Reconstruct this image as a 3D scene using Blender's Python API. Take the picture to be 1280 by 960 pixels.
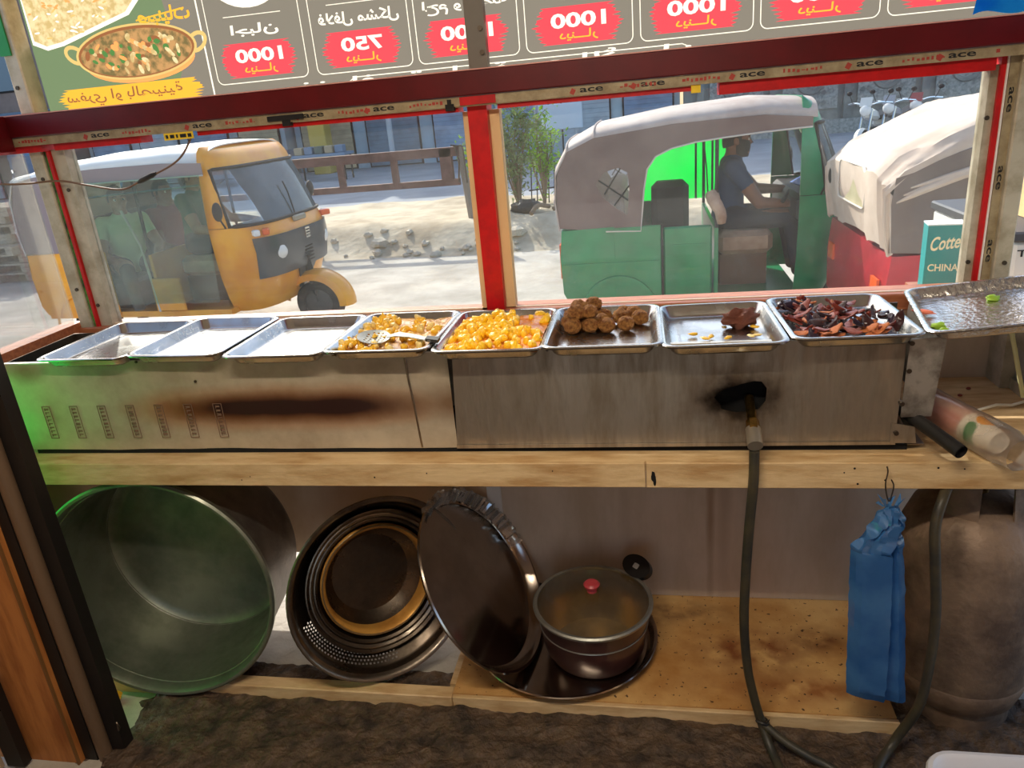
import bpy, bmesh, math, random
from mathutils import Vector, Matrix, Euler, noise
from mathutils.geometry import delaunay_2d_cdt
SC = bpy.context.scene
COL = SC.collection
for _o in list(bpy.data.objects):
    bpy.data.objects.remove(_o)

# ------------------------------------------------------------------ camera, sky, sun, exposure
YAW, PITCH, ROLL, FOCAL = 0.1975, 0.3595, 0.0916, 932.5
_F = Vector((-math.sin(YAW) * math.cos(PITCH), math.cos(YAW) * math.cos(PITCH), -math.sin(PITCH)))
_R0 = _F.cross(Vector((0, 0, 1))).normalized()
_D0 = _F.cross(_R0)
_R = math.cos(ROLL) * _R0 + math.sin(ROLL) * _D0
_D = -math.sin(ROLL) * _R0 + math.cos(ROLL) * _D0
cam = bpy.data.cameras.new('camera')
cam.sensor_width = 36.0
cam.lens = 36.0 * FOCAL / 1280.0
cam.clip_start = 0.05
cam_o = bpy.data.objects.new('camera', cam)
COL.objects.link(cam_o)
_m = Matrix((_R, -_D, -_F)).transposed().to_4x4()
_m.translation = Vector((0, 0, 1.76))
cam_o.matrix_world = _m
SC.camera = cam_o

SUN_DIR = Vector((-0.447, 0.663, 0.60)).normalized()       # towards the sun: beyond the street, to the side
w = bpy.data.worlds.new('sky')
SC.world = w
w.use_nodes = True
_nt = w.node_tree
_sky = _nt.nodes.new('ShaderNodeTexSky')
_sky.sky_type = 'NISHITA'
_sky.sun_disc = False
_sky.sun_elevation = math.asin(SUN_DIR.z)
_sky.sun_rotation = math.atan2(SUN_DIR.x, SUN_DIR.y)
_sky.air_density = 1.0
_sky.dust_density = 2.5
_sky.altitude = 100
_nt.links.new(_sky.outputs[0], _nt.nodes['Background'].inputs[0])
_nt.nodes['Background'].inputs[1].default_value = 0.30

sun = bpy.data.lights.new('sun', 'SUN')
sun.energy = 4.3
sun.color = (1.0, 0.95, 0.87)
sun.angle = 0.009
sun_o = bpy.data.objects.new('sun', sun)
COL.objects.link(sun_o)
sun_o.rotation_euler = SUN_DIR.to_track_quat('Z', 'Y').to_euler()
sun_o.location = (-8, 12, 12)

SC.view_settings.view_transform = 'Standard'
SC.view_settings.look = 'None'
SC.view_settings.gamma = 1.0
SC.view_settings.use_curve_mapping = False
SC.view_settings.exposure = 0.35

# ------------------------------------------------------------------ helpers
RNG = random.Random(11)
PI = math.pi


def R(*deg):
    return Euler([math.radians(d) for d in deg]).to_matrix().to_4x4()


class MB:
    """collects shapes and links them as one mesh object"""
    def __init__(self):
        self.b = bmesh.new()

    def _add(self, verts, faces, m=None):
        vs = [self.b.verts.new(m @ Vector(v) if m is not None else v) for v in verts]
        for f in faces:
            try:
                self.b.faces.new([vs[i] for i in f])
            except ValueError:
                pass
        return vs

    def box(self, c, s, rot=None, m=None, bev=0.0):
        x, y, z = s[0] / 2, s[1] / 2, s[2] / 2
        M = Matrix.Translation(c) @ (R(*rot) if rot else Matrix())
        if m is not None:
            M = m @ M
        if bev > 0:
            b = min(bev, x * .9, y * .9, z * .9)
            def ring(ix, zz):
                X, Y = x - ix, y - ix
                k = b if ix == 0 else b * .4
                return [(-X + k, -Y, zz), (X - k, -Y, zz), (X, -Y + k, zz), (X, Y - k, zz), (X - k, Y, zz), (-X + k, Y, zz), (-X, Y - k, zz), (-X, -Y + k, zz)]
            self.loft([ring(b, -z), ring(0, -z + b), ring(0, z - b), ring(b, z)], cap=True, m=M)
            return self
        v = [(a, e, f) for a in (-x, x) for e in (-y, y) for f in (-z, z)]
        self._add(v, [(0, 1, 3, 2), (4, 6, 7, 5), (0, 4, 5, 1), (2, 3, 7, 6), (0, 2, 6, 4), (1, 5, 7, 3)], M)
        return self

    def b2(self, p, q, m=None, bev=0.0):
        """box from corner to corner"""
        return self.box([(a + b) / 2 for a, b in zip(p, q)], [abs(b - a) for a, b in zip(p, q)], m=m, bev=bev)

    def loft(self, rings, cap=False, closed=True, m=None, loop=False):
        n = len(rings[0])
        vs = [self._add(r, [], m) for r in rings]
        k = len(rings)
        for i in range(k if loop else k - 1):
            A, B = vs[i], vs[(i + 1) % k]
            for j in range(n if closed else n - 1):
                j2 = (j + 1) % n
                try:
                    self.b.faces.new([A[j], A[j2], B[j2], B[j]])
                except ValueError:
                    pass
        if cap:
            for r, rev in ((vs[0], True), (vs[-1], False)):
                try:
                    self.b.faces.new(list(reversed(r)) if rev else r)
                except ValueError:
                    pass
        return self

    def cyl(self, p0, p1, r0, r1=None, n=12, cap=True, m=None):
        p0, p1 = Vector(p0), Vector(p1)
        r1 = r0 if r1 is None else r1
        q = (p1 - p0).to_track_quat('Z', 'Y').to_matrix()
        f = lambda p, r: [p + q @ Vector((r * math.cos(2 * PI * i / n), r * math.sin(2 * PI * i / n), 0)) for i in range(n)]
        return self.loft([f(p0, r0), f(p1, r1)], cap=cap, m=m)

    def tube(self, pts, r, n=8, cap=True, closed=False, m=None):
        pts = [Vector(p) for p in pts]
        k = len(pts)
        rad = r if isinstance(r, (list, tuple)) else [r] * k
        rings = []
        up = None
        for i, p in enumerate(pts):
            if closed:
                t = pts[(i + 1) % k] - pts[i - 1]
            else:
                t = pts[min(i + 1, k - 1)] - pts[max(i - 1, 0)]
            t.normalize()
            if up is None:
                up = t.orthogonal().normalized()
            else:
                up = (up - t * up.dot(t))
                up = up.normalized() if up.length > 1e-6 else t.orthogonal().normalized()
            s = t.cross(up)
            rings.append([p + rad[i] * (math.cos(2 * PI * j / n) * up + math.sin(2 * PI * j / n) * s) for j in range(n)])
        return self.loft(rings, cap=cap and not closed, m=m, loop=closed)

    def lathe(self, prof, n=32, m=None, fill=True):
        rings = [[(max(r, 1e-5) * math.cos(2 * PI * i / n), max(r, 1e-5) * math.sin(2 * PI * i / n), z) for i in range(n)] for r, z in prof]
        return self.loft(rings, m=m)

    def prism(self, poly, d, m=None):
        """2D polygon in local xy, extruded along z by d"""
        return self.loft([[(x, y, 0) for x, y in poly], [(x, y, d) for x, y in poly]], cap=True, m=m)

    def ball(self, c, r, nu=12, nv=8, m=None, fn=None):
        r = r if isinstance(r, (tuple, list)) else (r, r, r)
        rings = []
        for j in range(nv + 1):
            t = PI * j / nv
            ring = []
            for i in range(nu):
                a = 2 * PI * i / nu
                d = Vector((math.sin(t) * math.cos(a), math.sin(t) * math.sin(a), -math.cos(t)))
                k = fn(d) if fn else 1
                ring.append((c[0] + d.x * r[0] * k, c[1] + d.y * r[1] * k, c[2] + d.z * r[2] * k))
            rings.append(ring)
        return self.loft(rings, m=m)

    def grid(self, f, nu, nv, m=None):
        vs = [[self.b.verts.new(m @ Vector(f(i / nu, j / nv)) if m is not None else f(i / nu, j / nv)) for j in range(nv + 1)] for i in range(nu + 1)]
        for i in range(nu):
            for j in range(nv):
                self.b.faces.new([vs[i][j], vs[i + 1][j], vs[i + 1][j + 1], vs[i][j + 1]])
        return self

    def thick(self, t):
        bmesh.ops.remove_doubles(self.b, verts=self.b.verts, dist=1e-5)
        bmesh.ops.recalc_face_normals(self.b, faces=self.b.faces)
        bmesh.ops.solidify(self.b, geom=self.b.faces[:], thickness=t)
        return self

    def mesh(self, name, mats, smooth=True, ang=38):
        b = self.b
        bmesh.ops.remove_doubles(b, verts=b.verts, dist=1e-6)
        bmesh.ops.dissolve_degenerate(b, edges=b.edges, dist=1e-7)
        bmesh.ops.recalc_face_normals(b, faces=b.faces)
        if smooth:
            lim = math.radians(ang)
            for f in b.faces:
                f.smooth = True
            for e in b.edges:
                if len(e.link_faces) == 2 and e.calc_face_angle(0) > lim:
                    e.smooth = False
        me = bpy.data.meshes.new(name)
        b.to_mesh(me)
        b.free()
        for m_ in (mats if isinstance(mats, (list, tuple)) else [mats]):
            me.materials.append(m_)
        return me

    def done(self, name, mats, parent=None, local=False, smooth=True, ang=38):
        return link(name, self.mesh(name, mats, smooth, ang), parent, local)


def link(name, me, parent=None, local=False):
    o = bpy.data.objects.new(name, me)
    COL.objects.link(o)
    if parent is not None:
        o.parent = parent
        if not local:
            mi = parent.matrix_basis.inverted()
            if parent.parent is not None:
                mi = parent.matrix_basis.inverted() @ parent.matrix_parent_inverse.inverted() @ parent.parent.matrix_basis.inverted()
            o.matrix_parent_inverse = mi
    return o


def tag(o, label=None, cat=None, group=None, kind=None):
    if label: o['label'] = label
    if cat: o['category'] = cat
    if group: o['group'] = group
    if kind: o['kind'] = kind
    return o


def thing(name, label, cat, loc=(0, 0, 0), rz=0.0, group=None):
    o = bpy.data.objects.new(name, None)
    o.empty_display_size = 0.05
    COL.objects.link(o)
    o.matrix_basis = Matrix.Translation(loc) @ R(0, 0, rz)
    return tag(o, label, cat, group)


KIDS = {}


def copy_tree(o, parent=None):
    c = o.copy()
    COL.objects.link(c)
    if parent is not None:
        c.parent = parent
    for ch in [x for x in COL.objects if x.parent == o]:
        copy_tree(ch, c)
    return c


def struct(o, **k):
    return tag(o, kind='structure', **k)


def smoothpath(pts, sub=6):
    """Catmull-Rom through points"""
    P = [Vector(p) for p in pts]
    P = [P[0] * 2 - P[1]] + P + [P[-1] * 2 - P[-2]]
    out = []
    for i in range(1, len(P) - 2):
        a, b, c, d = P[i - 1:i + 3]
        for k in range(sub):
            t = k / sub
            out.append(0.5 * ((2 * b) + (c - a) * t + (2 * a - 5 * b + 4 * c - d) * t * t + (3 * b - a - 3 * c + d) * t ** 3))
    out.append(P[-2])
    return out


def inside(p, poly):
    x, y = p
    r = False
    j = len(poly) - 1
    for i in range(len(poly)):
        xi, yi = poly[i]
        xj, yj = poly[j]
        if (yi > y) != (yj > y) and x < (xj - xi) * (y - yi) / (yj - yi) + xi:
            r = not r
        j = i
    return r


def sheet(mb, outer, holes, fn, eps=1e-6):
    """flat sheet with holes; fn maps (u,v) to a 3D point"""
    vs, es = [], []
    for loop in [outer] + holes:
        k = len(vs)
        vs += [Vector(p) for p in loop]
        es += [(k + i, k + (i + 1) % len(loop)) for i in range(len(loop))]
    V, E_, F_, *_ = delaunay_2d_cdt(vs, es, [], 0, eps)
    fs = []
    for f in F_:
        c = sum((V[i] for i in f), Vector((0, 0))) / len(f)
        if inside(c, outer) and not any(inside(c, h) for h in holes):
            fs.append(f)
    mb._add([fn(v.x, v.y) for v in V], fs)
    return mb


def rrect(w_, h_, r, n=5):
    out = []
    for cx, cy, a0 in ((w_ / 2 - r, h_ / 2 - r, 0), (-w_ / 2 + r, h_ / 2 - r, 90), (-w_ / 2 + r, -h_ / 2 + r, 180), (w_ / 2 - r, -h_ / 2 + r, 270)):
        for i in range(n + 1):
            a = math.radians(a0 + 90 * i / n)
            out.append((cx + r * math.cos(a), cy + r * math.sin(a)))
    return out


def ell(cx, cy, a, b, n=32, rot=0):
    c, s = math.cos(rot), math.sin(rot)
    return [(cx + a * math.cos(t) * c - b * math.sin(t) * s, cy + a * math.cos(t) * s + b * math.sin(t) * c) for t in [2 * PI * i / n for i in range(n)]]


# ------------------------------------------------------------------ materials
def S(r, g, b):
    """sRGB 0-255 to linear"""
    f = lambda c: c / 12.92 if c <= 0.04045 else ((c + 0.055) / 1.055) ** 2.4
    return (f(r / 255), f(g / 255), f(b / 255), 1.0)


def mat(name, col, rough=.6, metal=0.0, col2=None, nscale=6.0, lo=.4, hi=.65, bump=0.0, bscale=40.0, stretch=None, trans=0.0, spec=0.5, coat=0.0, detail=6.0, rough2=None, ior=1.45, distort=0.0):
    m_ = bpy.data.materials.new(name)
    m_.use_nodes = True
    nt = m_.node_tree
    p = nt.nodes['Principled BSDF']
    p.inputs['Base Color'].default_value = col
    p.inputs['Roughness'].default_value = rough
    p.inputs['Metallic'].default_value = metal
    p.inputs['Transmission Weight'].default_value = trans
    p.inputs['Specular IOR Level'].default_value = spec
    p.inputs['Coat Weight'].default_value = coat
    p.inputs['IOR'].default_value = ior
    vec = None
    if col2 is not None or bump or rough2 is not None:
        tc = nt.nodes.new('ShaderNodeTexCoord')
        vec = tc.outputs['Object']
        if stretch:
            mp = nt.nodes.new('ShaderNodeMapping')
            mp.inputs['Scale'].default_value = stretch
            nt.links.new(vec, mp.inputs['Vector'])
            vec = mp.outputs['Vector']
    if col2 is not None or rough2 is not None:
        n = nt.nodes.new('ShaderNodeTexNoise')
        n.inputs['Scale'].default_value = nscale
        n.inputs['Detail'].default_value = detail
        n.inputs['Roughness'].default_value = .62
        n.inputs['Distortion'].default_value = distort
        nt.links.new(vec, n.inputs['Vector'])
        r = nt.nodes.new('ShaderNodeMapRange')
        r.inputs['From Min'].default_value = lo
        r.inputs['From Max'].default_value = hi
        nt.links.new(n.outputs[0], r.inputs['Value'])
        if col2 is not None:
            mx = nt.nodes.new('ShaderNodeMix')
            mx.data_type = 'RGBA'
            mx.inputs[6].default_value = col
            mx.inputs[7].default_value = col2
            nt.links.new(r.outputs[0], mx.inputs[0])
            nt.links.new(mx.outputs[2], p.inputs['Base Color'])
        if rough2 is not None:
            mr = nt.nodes.new('ShaderNodeMapRange')
            mr.inputs['To Min'].default_value = rough
            mr.inputs['To Max'].default_value = rough2
            nt.links.new(r.outputs[0], mr.inputs['Value'])
            nt.links.new(mr.outputs[0], p.inputs['Roughness'])
    if bump:
        n = nt.nodes.new('ShaderNodeTexNoise')
        n.inputs['Scale'].default_value = bscale
        n.inputs['Detail'].default_value = 5
        nt.links.new(vec, n.inputs['Vector'])
        b = nt.nodes.new('ShaderNodeBump')
        b.inputs['Strength'].default_value = bump
        b.inputs['Distance'].default_value = 0.02
        nt.links.new(n.outputs[0], b.inputs['Height'])
        nt.links.new(b.outputs[0], p.inputs['Normal'])
    return m_


def over(m_, fac_socket, col, rough=None):
    """paint a colour over the material's base colour by a mask"""
    nt = m_.node_tree
    p = nt.nodes['Principled BSDF']
    bc = p.inputs['Base Color']
    mx = nt.nodes.new('ShaderNodeMix')
    mx.data_type = 'RGBA'
    if bc.is_linked:
        nt.links.new(bc.links[0].from_socket, mx.inputs[6])
    else:
        mx.inputs[6].default_value = bc.default_value
    mx.inputs[7].default_value = col
    nt.links.new(fac_socket, mx.inputs[0])
    nt.links.new(mx.outputs[2], bc)


def node_math(nt, op, a, b=None, c=None, clamp=False):
    n = nt.nodes.new('ShaderNodeMath')
    n.operation = op
    n.use_clamp = clamp
    for i, v in enumerate((a, b, c)):
        if v is None:
            continue
        if isinstance(v, (int, float)):
            n.inputs[i].default_value = v
        else:
            nt.links.new(v, n.inputs[i])
    return n.outputs[0]


def coords(nt):
    tc = nt.nodes.new('ShaderNodeTexCoord')
    s = nt.nodes.new('ShaderNodeSeparateXYZ')
    nt.links.new(tc.outputs['Object'], s.inputs[0])
    return tc.outputs['Object'], s.outputs[0], s.outputs[1], s.outputs[2]


def fnoise(nt, vec, scale, detail=4):
    n = nt.nodes.new('ShaderNodeTexNoise')
    n.inputs['Scale'].default_value = scale
    n.inputs['Detail'].default_value = detail
    nt.links.new(vec, n.inputs['Vector'])
    return n.outputs[0]


def blob(nt, u, v, cu, cv, ru, rv, warp=None, soft=1.0, wamt=1.2, box=False):
    """soft elliptic mask, 1 inside"""
    a = node_math(nt, 'DIVIDE', node_math(nt, 'SUBTRACT', u, cu), ru)
    b = node_math(nt, 'DIVIDE', node_math(nt, 'SUBTRACT', v, cv), rv)
    aa = node_math(nt, 'MULTIPLY', a, a)
    if box:
        aa = node_math(nt, 'MULTIPLY', aa, aa)
    d = node_math(nt, 'SQRT', node_math(nt, 'ADD', aa, node_math(nt, 'MULTIPLY', b, b)))
    if warp is not None:
        d = node_math(nt, 'ADD', d, node_math(nt, 'MULTIPLY', node_math(nt, 'SUBTRACT', warp, .5), wamt))
    return node_math(nt, 'MULTIPLY', node_math(nt, 'SUBTRACT', 1.0 + .5 * soft, d), 1.0 / soft, clamp=True)


def sheer(name, tint, gloss=.04, rough=.03, haze=0.05, hazecol=(.8, .8, .78, 1), scratch=0.0, translucent=False, fres=1.0):
    """clear pane or film: transparent, fresnel gloss and a little dust"""
    m_ = bpy.data.materials.new(name)
    m_.use_nodes = True
    nt = m_.node_tree
    for n in list(nt.nodes):
        nt.nodes.remove(n)
    out = nt.nodes.new('ShaderNodeOutputMaterial')
    t = nt.nodes.new('ShaderNodeBsdfTransparent')
    t.inputs[0].default_value = tint
    g = nt.nodes.new('ShaderNodeBsdfGlossy')
    g.inputs['Roughness'].default_value = rough
    fr = nt.nodes.new('ShaderNodeFresnel')
    fr.inputs[0].default_value = 1.45
    m1 = nt.nodes.new('ShaderNodeMixShader')
    f = node_math(nt, 'MULTIPLY_ADD', fr.outputs[0], fres, gloss - .04)
    nt.links.new(node_math(nt, 'MAXIMUM', f, 0.0), m1.inputs[0])
    nt.links.new(t.outputs[0], m1.inputs[1])
    nt.links.new(g.outputs[0], m1.inputs[2])
    d = nt.nodes.new('ShaderNodeBsdfTranslucent' if translucent else 'ShaderNodeBsdfDiffuse')
    d.inputs[0].default_value = hazecol
    m2 = nt.nodes.new('ShaderNodeMixShader')
    tc = nt.nodes.new('ShaderNodeTexCoord')
    nz = fnoise(nt, tc.outputs['Object'], 7, 8)
    r = nt.nodes.new('ShaderNodeMapRange')
    r.inputs['From Min'].default_value = .3
    r.inputs['From Max'].default_value = .75
    r.inputs['To Min'].default_value = haze * .5
    r.inputs['To Max'].default_value = haze * 1.6
    nt.links.new(nz, r.inputs['Value'])
    nt.links.new(r.outputs[0], m2.inputs[0])
    nt.links.new(m1.outputs[0], m2.inputs[1])
    nt.links.new(d.outputs[0], m2.inputs[2])
    nt.links.new(m2.outputs[0], out.inputs[0])
    return m_


def vinyl(name, col, tr=.6, col2=None, nscale=30):
    """thin sheet that lets light through: translucent plus diffuse of the same colour"""
    m_ = bpy.data.materials.new(name)
    m_.use_nodes = True
    nt = m_.node_tree
    for n in list(nt.nodes):
        nt.nodes.remove(n)
    out = nt.nodes.new('ShaderNodeOutputMaterial')
    a = nt.nodes.new('ShaderNodeBsdfDiffuse')
    b = nt.nodes.new('ShaderNodeBsdfTranslucent')
    for q in (a, b):
        q.inputs[0].default_value = col
    if col2 is not None:
        tc = nt.nodes.new('ShaderNodeTexCoord')
        mx = nt.nodes.new('ShaderNodeMix')
        mx.data_type = 'RGBA'
        mx.inputs[6].default_value = col
        mx.inputs[7].default_value = col2
        r = nt.nodes.new('ShaderNodeMapRange')
        r.inputs['From Min'].default_value = .4
        r.inputs['From Max'].default_value = .62
        nt.links.new(fnoise(nt, tc.outputs['Object'], nscale, 6), r.inputs['Value'])
        nt.links.new(r.outputs[0], mx.inputs[0])
        for q in (a, b):
            nt.links.new(mx.outputs[2], q.inputs[0])
    m2 = nt.nodes.new('ShaderNodeMixShader')
    m2.inputs[0].default_value = tr
    nt.links.new(a.outputs[0], m2.inputs[1])
    nt.links.new(b.outputs[0], m2.inputs[2])
    nt.links.new(m2.outputs[0], out.inputs[0])
    return m_


X = {}
X['red'] = mat('red_paint', S(96, 4, 14), .35, col2=S(82, 3, 10), nscale=9)
X['redb'] = mat('bright_red_film', S(200, 14, 18), .4, col2=S(175, 12, 16), nscale=20)
X['alu'] = mat('cream_aluminium', S(196, 186, 165), .42, .25, col2=S(160, 148, 124), nscale=14, bump=.05)
X['film'] = mat('protective_film', S(170, 154, 122), .35, col2=S(138, 120, 90), nscale=22, bump=.15, bscale=60)
X['black'] = mat('black_print', S(26, 24, 24), .6)
X['redprint'] = mat('red_print', S(170, 60, 48), .6)
X['dark'] = mat('dark_gap', S(28, 24, 22), .8)
X['screw'] = mat('screw_steel', S(90, 80, 70), .4, .9)
X['sill'] = mat('film_wrapped_sill', S(178, 108, 70), .45, col2=S(146, 80, 52), nscale=12, stretch=(1, 6, 6), bump=.1)
X['glass'] = sheer('window_glass', (.96, .98, .975, 1), .045, .015, .06, (.74, .80, .84, 1), fres=.55)
X['wood'] = mat('painted_board', S(214, 184, 138), .55, col2=S(178, 140, 92), nscale=5, stretch=(1, 4, 4), bump=.12, bscale=30)
X['wall'] = mat('beige_sheet', S(208, 186, 164), .5, col2=S(192, 168, 142), nscale=2.5, stretch=(3, 1, 1), bump=.03, bscale=8)
X['steel'] = mat('stainless', S(196, 194, 190), .19, 1.0, col2=S(172, 170, 166), nscale=8, rough2=.32)
X['steelold'] = mat('old_stainless', S(150, 140, 128), .28, 1.0, col2=S(105, 92, 80), nscale=9, rough2=.5, bump=.05, bscale=40)
X['alum'] = mat('dull_aluminium', S(176, 176, 168), .38, .9, col2=S(140, 140, 132), nscale=7, rough2=.55, bump=.06, bscale=25)
X['rubber'] = mat('black_rubber', S(34, 33, 32), .55, col2=S(60, 54, 46), nscale=20, bump=.05)
X['brass'] = mat('brass', S(196, 160, 92), .3, 1.0, col2=S(140, 110, 60), nscale=40)
nt = X['wall'].node_tree
vec, sx, sy, sz = coords(nt)
n2 = fnoise(nt, vec, 7, 4)
for cu, cv_, ru, rv, k in ((.19, .55, .012, .5, .55), (.235, .5, .02, .35, .35), (.32, .5, .012, .4, .35), (-.1, .5, .02, .3, .2), (-.9, .45, .3, .3, .45), (-1.2, .5, .3, .4, .45)):
    over(X['wall'], node_math(nt, 'MULTIPLY', blob(nt, sx, sz, cu, cv_, ru, rv, n2, 1.2), k), S(136, 98, 62))
X['soot_black'] = mat('soot_black', S(12, 11, 11), .9)
# ------------------------------------------------------------------ the setting: ground outside
X['road'] = mat('dusty_road', S(190, 182, 168), .95, col2=S(160, 152, 138), nscale=1.6, bump=.6, bscale=16)
X['bank'] = mat('sandy_bank', S(206, 190, 162), .95, col2=S(166, 148, 120), nscale=1.6, bump=.8, bscale=9)
X['asphalt'] = mat('grey_asphalt', S(160, 162, 164), .9, col2=S(138, 140, 144), nscale=.8, bump=.2, bscale=20)
X['mud'] = mat('trodden_mud', S(96, 76, 58), .5, col2=S(46, 36, 28), nscale=14, lo=.36, hi=.66, bump=1.0, bscale=46, rough2=.9)


def bank_h(x, y):
    n = noise.noise((x * .35, y * .5, 3.1)) * .8
    a = min(max((y - 9.25 - n * .4) / .8, 0), 1)
    b = min(max((13.4 + n - y) / .8, 0), 1)
    k = min(a, b)
    k = k * k * (3 - 2 * k)
    return k * (.34 + .05 * noise.noise((x * .9, y * .9, 0)) + .03 * noise.noise((x * 3, y * 3, 0))) - .02


g = MB().grid(lambda u, v: (-40 + 80 * u, 1.2 + 15 * v, -.012), 8, 4).done('ground', X['road'])
g = MB().grid(lambda u, v: (-40 + 80 * u, -9 + 10.2 * v, -.012), 8, 4).done('ground', X['road'])
for o in [x for x in COL.objects if x.name.startswith('ground')]:
    struct(o)
g = MB().grid(lambda u, v: (-22 + 40 * u, 8.3 + 6.2 * v, bank_h(-22 + 40 * u, 8.3 + 6.2 * v)), 300, 60).done('ground', X['bank'])
struct(g)
g = MB().grid(lambda u, v: (-60 + 120 * u, 13.6 + 40 * v, .004), 10, 6).done('road', X['asphalt'])
struct(g)


def mudh(x, y):
    return .008 + .014 * noise.noise((x * 6, y * 9, 0)) + .012 * noise.noise((x * 17, y * 22, 5)) + .007 * noise.noise((x * 41, y * 47, 8))


fl = MB()
fl.grid(lambda u, v: (-1.9 + 3.3 * u, .6 + 1.3 * v, mudh(-1.9 + 3.3 * u, .6 + 1.3 * v) - (.03 if (-1.9 + 3.3 * u) < -1.66 + .05 * noise.noise((v * 9, 0, 3)) and v > .62 else 0)), 330, 150)
struct(fl.done('floor', X['mud']))

rockm = mat('sandstone', S(212, 200, 178), .95, col2=S(180, 166, 142), nscale=9, bump=.5, bscale=14)
base_rock = None
for i in range(40):
    x = RNG.uniform(-5.2, -1.6)
    y = 9.5 + noise.noise((x * .35, 9 * .5, 3.1)) * .4 + RNG.uniform(-.25, .35)
    if i < 8:
        sd = RNG.uniform(0, 50)
        me = MB().ball((0, 0, 0), (1, .8, .6), 9, 6, fn=lambda d: 1 + .5 * noise.noise(d * 1.7 + Vector((sd, 0, 0)))).mesh('rock', rockm, ang=25)
        base_rock = (base_rock or []) + [me]
    o = bpy.data.objects.new('rock', base_rock[i % 8] if base_rock and len(base_rock) > i % 8 else me)
    COL.objects.link(o)
    s = RNG.uniform(.03, .085) if i % 9 else .12
    o.location = (x, y, max(bank_h(x, y), 0) + s * .2)
    o.scale = (s, s, s)
    o.rotation_euler = (0, 0, RNG.uniform(0, 6))
    tag(o, 'pale broken stone along the edge of the sandy bank by the road', 'rock', 'stones along the sandy bank')

# ------------------------------------------------------------------ kiosk shell
XL, XR, YW = -1.95, 1.02, 2.22
back = thing('wall_front', None, None, (0, 2.31, 0))
struct(back)
wp = X['wall']
MB().b2((XL, 2.30, .195), (-.572, 2.32, 1.14)).done('panel', wp, back)
MB().b2((-.565, 2.295, -.02), (.46, 2.32, 1.14)).done('panel', wp, back)
MB().b2((.44, 2.297, -.02), (1.52, 2.325, 1.14)).done('panel', wp, back)
MB().b2((-.585, 2.288, .05), (-.535, 2.296, 1.14)).done('seam_strip', mat('pale_strip', S(214, 204, 196), .5), back)
# right side: lower wall, posts
wr = thing('wall_right', None, None, (XR, 1.8, 0))
struct(wr)
MB().b2((XR, 1.2, .80), (XR + .02, 2.32, 1.16)).done('panel', mat('grey_side_sheet', S(176, 166, 156), .5, col2=S(140, 130, 120), nscale=4), wr)
MB().b2((XR - .035, 2.2, .87), (XR + .0, 2.295, 1.14)).done('corner_strip', X['alu'], wr)
MB().b2((XR - .012, 1.2, 1.0), (XR, 2.2, 1.16)).done('top_rail', X['alu'], wr)
MB().b2((XR - .01, 1.4, .872), (XR, 2.2, .905)).done('bottom_rail', X['alu'], wr)
# left side: translucent green tarpaulin below and beside the side pane
X['tarp'] = vinyl('green_tarpaulin', S(70, 245, 110), .85, S(50, 230, 90), 3)
wl = thing('wall_left', None, None, (XL - .04, 1.2, 0))
struct(wl)
tb = MB()
tb.grid(lambda u, v: (XL - .05 + .006 * math.sin(23 * u + 5 * v) + .003 * math.sin(41 * u), 1.50 + .32 * u, .12 + 1.03 * v), 24, 16)
tb.done('tarpaulin', X['tarp'], wl)
MB().b2((XL - .03, 1.4, 1.13), (XL + .03, 2.2, 1.185)).done('side_sill', X['sill'], wl)
brn = mat('brown_board', S(190, 160, 132), .7, col2=S(166, 136, 108), nscale=3)
MB().b2((XL - .06, 1.82, .20), (XL - .03, 2.31, 1.13)).done('board', brn, wl)
MB().b2((XL - .06, -1.7, .0), (XL - .02, 1.42, 2.62)).done('board', brn, wl)  # unseen side wall, added to cut sky light and warm the bounce
wb_ = struct(thing('wall_back_added', None, None, (0, -1.7, 0)))  # unseen back wall, added to keep sky light out of the kiosk
MB().b2((XL - .04, -1.74, 0), (-.75, -1.70, 2.62)).done('board', brn, wb_)
MB().b2((.55, -1.74, 0), (1.5, -1.70, 2.62)).done('board', brn, wb_)
MB().b2((-.75, -1.74, 2.1), (.55, -1.70, 2.62)).done('board', brn, wb_)
MB().b2((1.46, -1.7, 0), (1.5, 1.2, 2.62)).done('board', brn, wr)  # unseen boards on this side, added with the back wall against sky light
MB().b2((XR + .01, 1.2, 0), (1.5, 1.24, 2.62)).done('board', brn, wr)
g = struct(MB().b2((XL, -1.7, -.02), (1.5, .62, .0)).done('floor', X['mud']))
# roof
struct(MB().b2((-2.1, -1.75, 2.62), (1.55, 2.42, 2.66)).done('roof', mat('roof_sheet', S(214, 204, 190), .6)))
# warm fill lamp added under the roof to brighten the kiosk, shaped as a tube
lamp = thing('fill_tube_lamp', 'unseen white tube added under the stall roof as fill light', 'lamp', (-.3, .42, 2.58))
MB().b2((-.95, .37, 2.585), (.35, .47, 2.62)).done('housing', mat('fill_lamp_housing', S(220, 220, 215), .5), lamp)
em = bpy.data.materials.new('fill_tube_glow')
em.use_nodes = True
em.node_tree.nodes['Principled BSDF'].inputs['Emission Color'].default_value = (1, .86, .66, 1)
em.node_tree.nodes['Principled BSDF'].inputs['Emission Strength'].default_value = 25
MB().cyl((-.9, .42, 2.565), (.3, .42, 2.565), .016, n=10).done('tube', em, lamp)
la = bpy.data.lights.new('fill_tube_light', 'AREA')
la.shape = 'RECTANGLE'
la.size, la.size_y = 1.2, .08
la.energy = 27
la.color = (1, .87, .69)
lo = bpy.data.objects.new('fill_tube_light', la)
COL.objects.link(lo)
lo.location = (-.3, .42, 2.53)

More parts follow.
